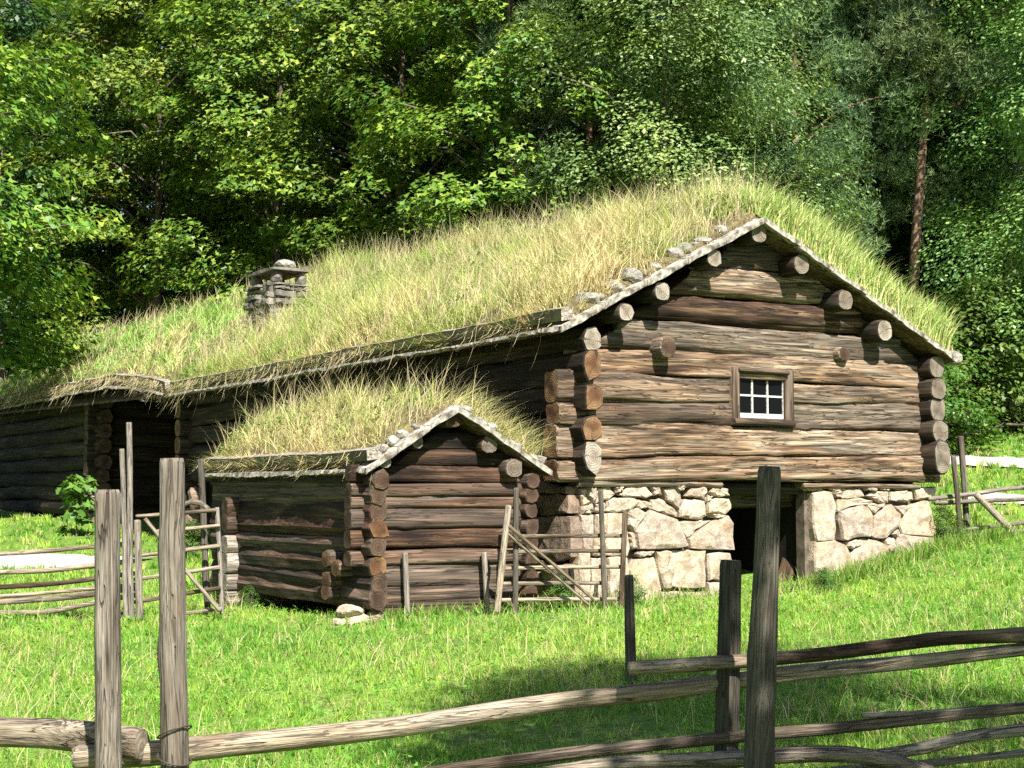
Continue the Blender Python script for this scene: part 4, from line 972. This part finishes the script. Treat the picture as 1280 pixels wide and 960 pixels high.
# straw stalks
X, Y = meadow_points(6500, 7.8, 19); keep = vnoise(X * .9, Y * .8, 5) > .45; X, Y = X[keep], Y[keep]; Z = tz(X, Y); m = len(X)
H = rs.uniform(.10, .32, m); c = mixcol((.66, .56, .32), (.48, .45, .2), rs.uniform(0, 1, m))
parts.append(blades(np.stack([X, Y, Z], 1), H, rs.normal(0, .13, (m, 2)), np.full(m, .0026), c, rs))
# taller fringe at the foot of the walls
fr = []
for (ua, ub, vv, k, hmax) in ((.2, 5.7, -.22, 900, .22), (3.3, 6.6, -.5, 1500, .27), (-2.6, -.8, -.45, 500, .2), (-1, .3, -.5, 300, .22), (5.4, 6.8, .2, 400, .35)):
    u = rs.uniform(ua, ub, k); v = vv + rs.normal(0, .12, k); P = C0 + u[:, None] * D + v[:, None] * E; P[:, 2] = tz(P[:, 0], P[:, 1]); fr.append((P, hmax))
for P, hm in fr:
    m = len(P); H = rs.uniform(.1, hm, m); c = mixcol((.12, .28, .03), (.34, .36, .10), rs.uniform(0, 1, m) ** 2)
    parts.append(blades(P, H, rs.normal(0, .07, (m, 2)), rs.uniform(.004, .009, m), c, rs))
V, Pp, Cc = join(parts)
mg = link('meadow_grass', npmesh('meadow_grass', V, Pp, [M_BLADE], Cc))
tag(mg, 'bright green meadow grass with scattered straw stalks', 'grass', kind='stuff')

def roof_grass(parent, r, n, hbase, seed, greens, straws, dryness, wid, overhang=1.0, short_from=None, uend=None):
    rs = np.random.RandomState(seed)
    nt_ = n // 13; k = rs.randint(0, nt_, n)
    tu = rs.uniform(r['eL'][0] + .02, uend or (r['ru'] + .9), nt_); tv = rs.uniform(r['v0'] + .1, r['v1'], nt_)
    if r is HR:
        gone = (tu > ch_u - .75) & (tu < ch_u + 1.0) & (tv > ch_v - .55) & (tv < ch_v + 1.4) & (rs.uniform(0, 1, nt_) < .8); tu, tv = tu[~gone], tv[~gone]; nt_ = len(tu)
    thin = (vnoise(tu * 3.3 + 1, tv * 2.6, seed + 4) < .36) & (rs.uniform(0, 1, nt_) < .6); tu, tv = tu[~thin], tv[~thin]; nt_ = len(tu)
    # bare band where the verge stones lie
    ok = rs.uniform(0, 1, nt_) < np.clip((tv - r['v0'] - .12) / .5, .30, 1); tu, tv = tu[ok], tv[ok]; nt_ = len(tu); k = rs.randint(0, nt_, n)
    u = np.clip(tu[k] + rs.normal(0, .035, n), r['eL'][0] + .01, r['eR'][0] - .01); v = np.clip(tv[k] + rs.normal(0, .035, n), r['v0'] + .06, r['v1'])
    z = sodz(r, u, v); nz = vnoise(u * 1.5 + 5, v * .9, seed); nz2 = vnoise(u * 4, v * 2.9, seed + 2); m = n
    eav = np.clip(1 - (u - r['eL'][0]) / .5, 0, 1); ver = np.clip(1 - (v - r['v0']) / .7, 0, 1)
    ridge = np.exp(-((u - r['ru']) / .45) ** 2)
    tH = (.35 + 1.25 * rs.beta(1.6, 2.2, nt_))[k]; tC = rs.normal(0, .24, nt_)[k]; tL = rs.normal(0, .45, (nt_, 2))[k]
    H = hbase * (.40 + .75 * rs.beta(2, 2.2, m)) * (.55 + .75 * nz) * tH * (1 - .5 * np.maximum(eav, ver)) * (1 + .35 * ridge)
    t = np.clip(dryness + .7 * (nz2 - .5) + 1.1 * (nz - .5) + .45 * np.maximum(eav, ver) + tC + rs.normal(0, .12, m), 0, 1)
    if r is HR: t = np.clip(t + .22 * np.exp(-((v - 1.6) / 2.0) ** 2) - .22 * np.clip((v - 4) / 5, 0, 1), 0, 1)
    if short_from is not None:
        f = np.clip((v - short_from) / 1.5, 0, 1); H *= (1 - .35 * f); t = np.clip(t - .6 * f * np.clip((u - .1) / .8, 0, 1), 0, 1)
    c = mixcol(greens[0], greens[1], rs.uniform(0, 1, m)) * (1 - t[:, None]) + mixcol(straws[0], straws[1], rs.uniform(0, 1, m)) * t[:, None]
    brown = rs.uniform(0, 1, m) < .10 + .35 * np.maximum(eav, ver) ** 2; c[brown] *= np.array([.62, .5, .5])
    lean = (rs.normal(0, .25, (m, 2)) + tL + (D[:2] * .15 - E[:2] * .10)[None]) * H[:, None]
    out = np.clip(eav, 0, 1)[:, None] * (-D[:2])[None] * .22 * rs.uniform(0, 1.2, (m, 1)) * overhang + np.clip(ver, 0, 1)[:, None] * (-E[:2])[None] * .12 * rs.uniform(0, 1.2, (m, 1))
    P = C0 + u[:, None] * D + v[:, None] * E; P[:, 2] = z - .015
    hang = (eav > .5) & (rs.uniform(0, 1, m) < .40) & (vnoise(v * 1.9, u * 0, 7) > .38)
    Hh = H.copy(); Hh[hang] = -rs.uniform(-.08, .17, hang.sum()) * overhang
    pr = [blades(P, Hh, lean + out, wid * rs.uniform(.6, 1.5, m), c, rs, bend=.5)]
    # seed-headed straws
    k = max(60, int(n * (.04 if r is WR else .11))); u = rs.uniform(r['eL'][0] + .1, uend or (r['ru'] + .6), k); v = rs.uniform(r['v0'] + .1, r['v1'], k); P = C0 + u[:, None] * D + v[:, None] * E; P[:, 2] = sodz(r, u, v)
    Hs = hbase * rs.uniform(.8, 1.75, k) * (1 + .35 * np.exp(-((u - r['ru']) / .5) ** 2))
    pr.append(blades(P, Hs, rs.normal(0, .42, (k, 2)) * Hs[:, None] + (D[:2] * .2)[None] * Hs[:, None], np.full(k, wid * .6), mixcol((.62, .54, .32), (.44, .36, .19), rs.uniform(0, 1, k)), rs))
    # stems hanging over the eave, thatch along the verge
    k = int((r['v1'] - r['v0']) * 55); v = rs.uniform(r['v0'] + .05, r['v1'], k); v = v[vnoise(v * 2.3, v * .7, seed) > .35]
    if r is WR: v = np.concatenate([v, rs.uniform(11.5, 13.2, 300), rs.uniform(11.5, 24, 1900)])
    if r is HR: v = np.concatenate([v, rs.uniform(10.3, 11.7, 250), rs.uniform(3.5, 11.7, 1000)])
    k = len(v); u = r['eL'][0] + rs.uniform(-.04, .12, k); P = C0 + u[:, None] * D + v[:, None] * E; P[:, 2] = sodz(r, np.maximum(u, r['eL'][0] + .03), v) + rs.uniform(.02, .12, k)
    pr.append(blades(P, -rs.gamma(2.2, .075, k) * (hbase / .36), -D[:2][None] * rs.uniform(.05, .22, (k, 1)) + rs.normal(0, .05, (k, 2)), np.full(k, wid * .75), mixcol((.62, .54, .34), (.36, .28, .15), rs.uniform(0, 1, k)), rs))
    k = int((r['eR'][0] - r['eL'][0]) * 150); u = rs.uniform(r['eL'][0], r['eR'][0], k); v = r['v0'] + rs.uniform(.0, .22, k); P = C0 + u[:, None] * D + v[:, None] * E; P[:, 2] = roofz(r, u, v) + rs.uniform(.03, .14, k)
    pr.append(blades(P, rs.uniform(-.07, .10, k), -E[:2][None] * rs.uniform(-.02, .13, (k, 1)) + rs.normal(0, .06, (k, 2)), np.full(k, wid), mixcol((.34, .27, .13), (.58, .50, .28), rs.uniform(0, 1, k)), rs))
    k = int(n * .05); wc = rs.randint(0, 60, k); wu = rs.uniform(r['eL'][0] + .2, r['ru'] + .2, 60)[wc] + rs.normal(0, .11, k); wv = rs.uniform(r['v0'] + .3, r['v1'] - .1, 60)[wc] + rs.normal(0, .13, k)
    wu = np.clip(wu, r['eL'][0] + .05, r['eR'][0] - .05); wv = np.clip(wv, r['v0'] + .1, r['v1'] - .05)
    P = C0 + wu[:, None] * D + wv[:, None] * E; hw = rs.uniform(.05, .75, k) * hbase; P[:, 2] = sodz(r, wu, wv) + hw
    pr.append(blades(P, rs.uniform(.01, .05, k), rs.normal(0, .05, (k, 2)), rs.uniform(.010, .022, k), mixcol((.09, .20, .03), (.20, .32, .05), rs.uniform(0, 1, k)), rs))
    if r is SR:                                       # long straw combed over the right slope and its eave
        k = 2600; u = rs.uniform(r['ru'] + .1, r['eR'][0] - .03, k); v = r['v0'] + .25 + rs.uniform(0, 1, k) ** 1.5 * 2.2; P = C0 + u[:, None] * D + v[:, None] * E; P[:, 2] = sodz(r, u, v)
        Hs = rs.uniform(.12, .42, k); ln = D[:2][None] * rs.uniform(.15, .55, (k, 1)) - E[:2][None] * rs.uniform(-.05, .25, (k, 1)) + rs.normal(0, .06, (k, 2))
        pr.append(blades(P, Hs, ln, np.full(k, wid * .8), mixcol((.66, .58, .30), (.36, .42, .10), rs.uniform(0, 1, k) ** 1.6), rs))
    V, Pp, Cc = join(pr); c0 = V.mean(0)
    o = link('roof_grass', npmesh('roof_grass', V - c0, Pp, [M_ROOFBLADE], Cc), parent, Matrix.Translation(Vector(c0)))
    o['kind'] = 'stuff'; return o
GREENS = ((.18, .34, .04), (.40, .54, .10)); STRAWS = ((.78, .70, .36), (.55, .44, .21))
roof_grass(HROOF, HR, 110000, .40, 3, GREENS, STRAWS, .27, .0044)
roof_grass(HROOF, dict(HR, eL=(HR['ru'], HR['eL'][1])), 9000, .32, 9, GREENS, STRAWS, .3, .0055, overhang=0, uend=HR['ru'] + .3) if False else None
def back_grass(parent, r, n, h, vmax, seed):
    rs = np.random.RandomState(seed); u = rs.uniform(r['ru'], r['eR'][0] - .03, n); v = r['v0'] + .08 + (vmax - r['v0']) * rs.uniform(0, 1, n) ** 1.6
    P = C0 + u[:, None] * D + v[:, None] * E; P[:, 2] = sodz(r, u, v) - .01
    H = h * rs.uniform(.5, 1.3, n) * (.7 + .6 * vnoise(u * 2, v * 2, 4)); t = np.clip(.35 + rs.normal(0, .3, n), 0, 1)
    c = mixcol(GREENS[0], STRAWS[0], t)
    V, Pp, Cc = blades(P, H, rs.normal(0, .3, (n, 2)) * H[:, None] + D[:2][None] * .1, .0055 * rs.uniform(.6, 1.5, n), c, rs); c0 = V.mean(0)
    o = link('roof_grass', npmesh('roof_grass', V - c0, Pp, [M_ROOFBLADE], Cc), parent, Matrix.Translation(Vector(c0))); o['kind'] = 'stuff'
back_grass(HROOF, HR, 24000, .50, 4.0, 14)
roof_grass(WROOF, WR, 52000, .32, 4, ((.16, .37, .05), (.30, .50, .09)), STRAWS, .30, .007, short_from=13.6)
roof_grass(SROOF, SR, 17000, .30, 6, ((.19, .29, .04), (.34, .42, .08)), STRAWS, .42, .0036, overhang=1.3, uend=SR['eR'][0] - .02)

# ------------------------------------------------------------------ trees
def leaves(C, Nn, size, rs, kind):
    """leaf blades at centres C with normals Nn"""
    n = len(C); a = rs.normal(size=(n, 3)); T = np.cross(Nn, a); T /= np.linalg.norm(T, axis=1)[:, None] + 1e-9; B = np.cross(Nn, T)
    s = size[:, None]
    if kind == 'maple':
        q = [(0, -.45, 0), (-.55, -.12, .10), (-.2, .05, 0), (0, .6, -.08), (.2, .05, 0), (.55, -.12, .10)]
        polys = [[0, 2, 1], [0, 5, 4]]; quad = [0, 4, 3, 2]
    else:
        q = [(0, -.5, 0), (.3, 0, .06), (0, .55, -.05), (-.3, 0, .06)]; polys = []; quad = [0, 1, 2, 3]
    V = np.stack([C + (T * x + B * y + Nn * z) * s for x, y, z in q], 1).reshape(-1, 3); k = len(q); i = np.arange(n)[:, None] * k
    P = [i + np.array([quad])]
    for p in polys: P.append(i + np.array([p]))
    return V, P
def tube_np(pts, rad, n=6):
    V = []; Fc = []; P = [np.array(p, float) for p in pts]
    for i, p in enumerate(P):
        d = P[min(i + 1, len(P) - 1)] - P[max(i - 1, 0)]; d /= np.linalg.norm(d) + 1e-9
        a = np.cross(d, [.3, .9, .1]); a /= np.linalg.norm(a); b_ = np.cross(d, a)
        for j in range(n): t = 2 * math.pi * j / n; V.append(p + (a * math.cos(t) + b_ * math.sin(t)) * rad[i])
    for i in range(len(P) - 1):
        for j in range(n): k = (j + 1) % n; Fc.append((i * n + j, i * n + k, (i + 1) * n + k, (i + 1) * n + j))
    return V, Fc
def tree_proto(seed, H, base, Rm, nclump, per, lsize, kind, leafm, barkm, r0, clump=(.7, .28), prof='round', lean=0.0, shell=.55, limb=2):
    rs = np.random.RandomState(seed); rg = random.Random(seed)
    tp = [np.array([lean * H * t + .12 * math.sin(3 * t + seed) * H * .03, .1 * math.sin(4 * t + seed * 2) * H * .04, H * t]) for t in np.linspace(0, 1, 9)]
    trunkat = lambda z: np.array([np.interp(z, [p[2] for p in tp], [p[k] for p in tp]) for k in range(3)])
    TV, TF = tube_np(tp, [r0 * (1.25 if i == 0 else 1 - .92 * i / 8) for i in range(9)], 9)
    Cs, Ns, Sz = [], [], []
    for c in range(nclump):
        t = rs.uniform(0, 1) ** .9; z = base + (H * 1.0 - base) * t
        if prof == 'round': rr = Rm * (math.sin(math.pi * min(1, .22 + .74 * t)) ** .65)
        elif prof == 'pine': rr = Rm * (1 - t) ** .55 * (.6 + .4 * math.sin(math.pi * t)) + .25
        else: rr = Rm * (1 - .75 * t)
        th = rs.uniform(0, 2 * np.pi); q = (shell + (1 - shell) * rs.uniform(0, 1)) if rs.uniform() < .8 else rs.uniform(.15, .6)
        cen = trunkat(z) + np.array([math.cos(th), math.sin(th), 0]) * rr * q * rs.uniform(.8, 1.15)
        cr = clump[0] * rs.uniform(.6, 1.35)
        if kind != 'shrub' and c % limb == 0:
            zb = max(base * .6, z - rr * q * .45); a = trunkat(zb); m_ = (a + cen) / 2 + np.array([0, 0, .12 * rr])
            v, f = tube_np([a, m_, cen], [max(.02, r0 * .26 * (1 - t * .6)), .03, .012], 5); k = len(TV); TV += v; TF += [tuple(i + k for i in x) for x in f]
        n = max(8, int(per * (cr / clump[0]) ** 2 * rs.uniform(.7, 1.3)))
        d = rs.normal(size=(n, 3)); d /= np.linalg.norm(d, axis=1)[:, None]; d *= rs.uniform(.2, 1, (n, 1)) ** .5
        out = np.array([math.cos(th), math.sin(th), 0]) * .35
        off = d * np.array([cr, cr, cr * clump[1] / .5]); off[:, 2] -= .35 * (off[:, 0] ** 2 + off[:, 1] ** 2) / cr
        Cs.append(cen + off); nn = d * .35 + out * 1.3 + np.array([0, 0, .75]) + rs.normal(0, .28, (n, 3)); Ns.append(nn / np.linalg.norm(nn, axis=1)[:, None])
        Sz.append(lsize * rs.uniform(.65, 1.3, n))
    C = np.concatenate(Cs); Nn = np.concatenate(Ns); S = np.concatenate(Sz)
    if kind == 'pine':
        n = len(C); K = 9; dirs = rs.normal(size=(n, K, 3)) * .6 + Nn[:, None] * .7; dirs /= np.linalg.norm(dirs, axis=2)[:, :, None]
        side = np.cross(dirs, rs.normal(size=(n, K, 3))); side /= np.linalg.norm(side, axis=2)[:, :, None]
        b0 = C[:, None] + dirs * .02; L = S[:, None, None]
        V = np.stack([b0 - side * .011, b0 + side * .011, b0 + dirs * L], 2).reshape(-1, 3)
        P = [np.arange(len(V)).reshape(-1, 3)]
    else: V, P = leaves(C, Nn, S, rs, kind if kind == 'maple' else 'oval')
    crown = npmesh('crown', V, P, [leafm])
    trunk = mesh('trunk', TV, TF, [barkm], smooth=True)
    return trunk, crown
def place(name, proto, loc, rot, sc, label, cat='tree', group=None, szc=None):
    o = empty(name, loc); o.rotation_euler = (0, 0, rot); o.scale = (sc, sc, szc or sc)
    for nm, me in (('trunk', proto[0]), ('crown', proto[1])):
        c = bpy.data.objects.new(nm, me); COL.objects.link(c); c.parent = o
    tag(o, label, cat, group); return o
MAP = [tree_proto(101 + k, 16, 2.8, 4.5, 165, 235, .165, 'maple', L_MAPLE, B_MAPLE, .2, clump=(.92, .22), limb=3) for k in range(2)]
DRK = tree_proto(131, 17, 1.5, 4.6, 210, 80, .24, 'oval', L_SHADED, B_MAPLE, .24, clump=(1.0, .4))
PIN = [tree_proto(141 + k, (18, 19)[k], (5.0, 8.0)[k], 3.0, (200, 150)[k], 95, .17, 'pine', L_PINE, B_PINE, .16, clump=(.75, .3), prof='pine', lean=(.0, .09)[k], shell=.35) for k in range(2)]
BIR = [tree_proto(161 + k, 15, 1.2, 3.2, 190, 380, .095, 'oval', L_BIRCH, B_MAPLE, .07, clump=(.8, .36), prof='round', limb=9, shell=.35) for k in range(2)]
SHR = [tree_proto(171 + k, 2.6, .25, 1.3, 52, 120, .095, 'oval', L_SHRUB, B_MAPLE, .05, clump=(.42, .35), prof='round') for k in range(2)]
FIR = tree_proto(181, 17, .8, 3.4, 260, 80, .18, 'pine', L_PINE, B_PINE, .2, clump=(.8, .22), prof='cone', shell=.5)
def tree(name, proto, px, Y, rot, sc, label, group=None, cat='tree', szc=None, dz=-.15):
    X = (px - 640) / F * Y
    return place(name, proto, (X, Y, tz1(X, Y) + dz), rot, sc, label, cat, group, szc)
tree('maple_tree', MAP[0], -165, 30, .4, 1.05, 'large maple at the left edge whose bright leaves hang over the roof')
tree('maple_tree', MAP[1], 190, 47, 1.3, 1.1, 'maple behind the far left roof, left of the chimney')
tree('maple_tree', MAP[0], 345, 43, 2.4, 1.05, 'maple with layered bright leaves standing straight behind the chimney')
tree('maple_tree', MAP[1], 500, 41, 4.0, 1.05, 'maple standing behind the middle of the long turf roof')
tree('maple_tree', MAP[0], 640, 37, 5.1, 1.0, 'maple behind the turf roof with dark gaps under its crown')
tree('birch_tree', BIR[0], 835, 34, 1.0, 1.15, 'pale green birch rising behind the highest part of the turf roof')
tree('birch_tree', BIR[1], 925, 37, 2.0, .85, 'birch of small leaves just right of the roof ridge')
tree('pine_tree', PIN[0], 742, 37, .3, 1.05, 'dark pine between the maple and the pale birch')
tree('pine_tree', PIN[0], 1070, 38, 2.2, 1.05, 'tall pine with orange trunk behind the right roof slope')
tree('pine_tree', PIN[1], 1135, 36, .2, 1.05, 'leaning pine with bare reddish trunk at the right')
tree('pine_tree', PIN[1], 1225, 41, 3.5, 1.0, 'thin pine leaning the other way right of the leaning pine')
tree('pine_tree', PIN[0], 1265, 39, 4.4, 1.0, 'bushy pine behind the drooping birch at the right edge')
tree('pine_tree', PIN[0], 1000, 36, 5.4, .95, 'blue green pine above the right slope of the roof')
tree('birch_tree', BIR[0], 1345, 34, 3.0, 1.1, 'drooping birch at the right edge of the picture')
FT = 'dark forest tree in the depth '
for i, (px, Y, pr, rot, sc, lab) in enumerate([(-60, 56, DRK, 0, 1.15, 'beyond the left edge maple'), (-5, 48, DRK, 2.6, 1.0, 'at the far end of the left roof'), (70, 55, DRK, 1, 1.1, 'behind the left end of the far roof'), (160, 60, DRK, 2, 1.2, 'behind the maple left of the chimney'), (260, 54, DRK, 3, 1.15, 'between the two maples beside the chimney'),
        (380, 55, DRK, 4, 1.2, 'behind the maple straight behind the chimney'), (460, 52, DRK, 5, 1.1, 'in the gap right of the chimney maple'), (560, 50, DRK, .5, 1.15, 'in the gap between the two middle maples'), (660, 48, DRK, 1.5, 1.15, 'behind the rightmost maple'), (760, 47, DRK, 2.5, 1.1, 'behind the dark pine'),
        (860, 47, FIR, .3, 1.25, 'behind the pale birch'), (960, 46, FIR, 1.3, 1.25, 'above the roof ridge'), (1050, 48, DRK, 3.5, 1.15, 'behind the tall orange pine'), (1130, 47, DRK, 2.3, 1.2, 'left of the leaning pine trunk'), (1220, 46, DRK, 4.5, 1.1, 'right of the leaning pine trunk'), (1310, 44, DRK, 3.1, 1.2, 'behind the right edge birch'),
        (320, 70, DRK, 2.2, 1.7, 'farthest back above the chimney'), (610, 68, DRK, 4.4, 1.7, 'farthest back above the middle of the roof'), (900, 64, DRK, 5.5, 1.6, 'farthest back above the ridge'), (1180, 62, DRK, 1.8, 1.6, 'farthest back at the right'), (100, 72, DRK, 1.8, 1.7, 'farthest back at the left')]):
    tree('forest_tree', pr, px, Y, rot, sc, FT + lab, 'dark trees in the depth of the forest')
for i, (px, Y, rot, sc, lab) in enumerate([(1010, 28, 0, 1.2, 'green shrub behind the roof just right of the gable'), (1085, 29, 1, 1.25, 'leafy shrub below the orange pine trunk'), (1150, 31, 2, 1.15, 'leafy shrub behind the right end of the turf roof'), (1215, 33, 3, 1.4, 'sunlit bush on the bank above the thin path'), (1265, 34, 4, 1.5, 'sunlit bush at the right edge above the thin path'), (1180, 34, 5, 1.3, 'low bush on the bank beside the house corner'),
                                           (800, 30, 4, 1.7, 'bush behind the turf roof below the pale birch'), (900, 28, 5, 1.6, 'bush behind the highest part of the ridge')]):
    tree('shrub', SHR[i % 2], px, Y, rot, sc, lab, cat='shrub')
for i, (px, py, Y, sc, lab) in enumerate([(316, 765, 15.9, .13, 'weed growing at the far corner of the shed'), (790, 752, 15.3, .14, 'weed beside the right end of the pale gate'), (1030, 735, 16.4, .13, 'weed at the right side of the cellar door'), (700, 757, 14.9, .14, 'weed growing under the pale gate'), (235, 690, 23.5, .25, 'leafy plant behind the left pole gate'), (1180, 690, 18.6, .2, 'bushy plant at the right corner of the stone wall')]):
    p = at(px, py, Y); place('wild_plant', SHR[i % 2], (p[0], p[1], tz1(p[0], p[1]) - .03), i, sc, lab, 'plant')
SAP = tree_proto(191, .95, .12, .30, 20, 14, .15, 'maple', leaf_mat('sapling_leaf', [(.09, .19, .03), (.14, .26, .045)], trans=.3), B_MAPLE, .012, clump=(.17, .25))
p = at(96, 645, 26.4); place('sapling', SAP, (p[0], p[1], tz1(p[0], p[1])), .5, 1.15, 'bright green sapling against the dark log wall at left', 'sapling')
def shade_tree(x, y, proto, rot, sc, label): place('maple_tree', proto, (x, y, tz1(x, y) - .1), rot, sc, label, 'tree')
SPARSE = tree_proto(201, 16, 3.5, 4.4, 62, 190, .2, 'maple', L_MAPLE, B_MAPLE, .2, clump=(1.0, .25), limb=4)
shade_tree(4.4, 1.25, SPARSE, .7, .70, 'maple outside the picture whose shade falls on the foreground fence')
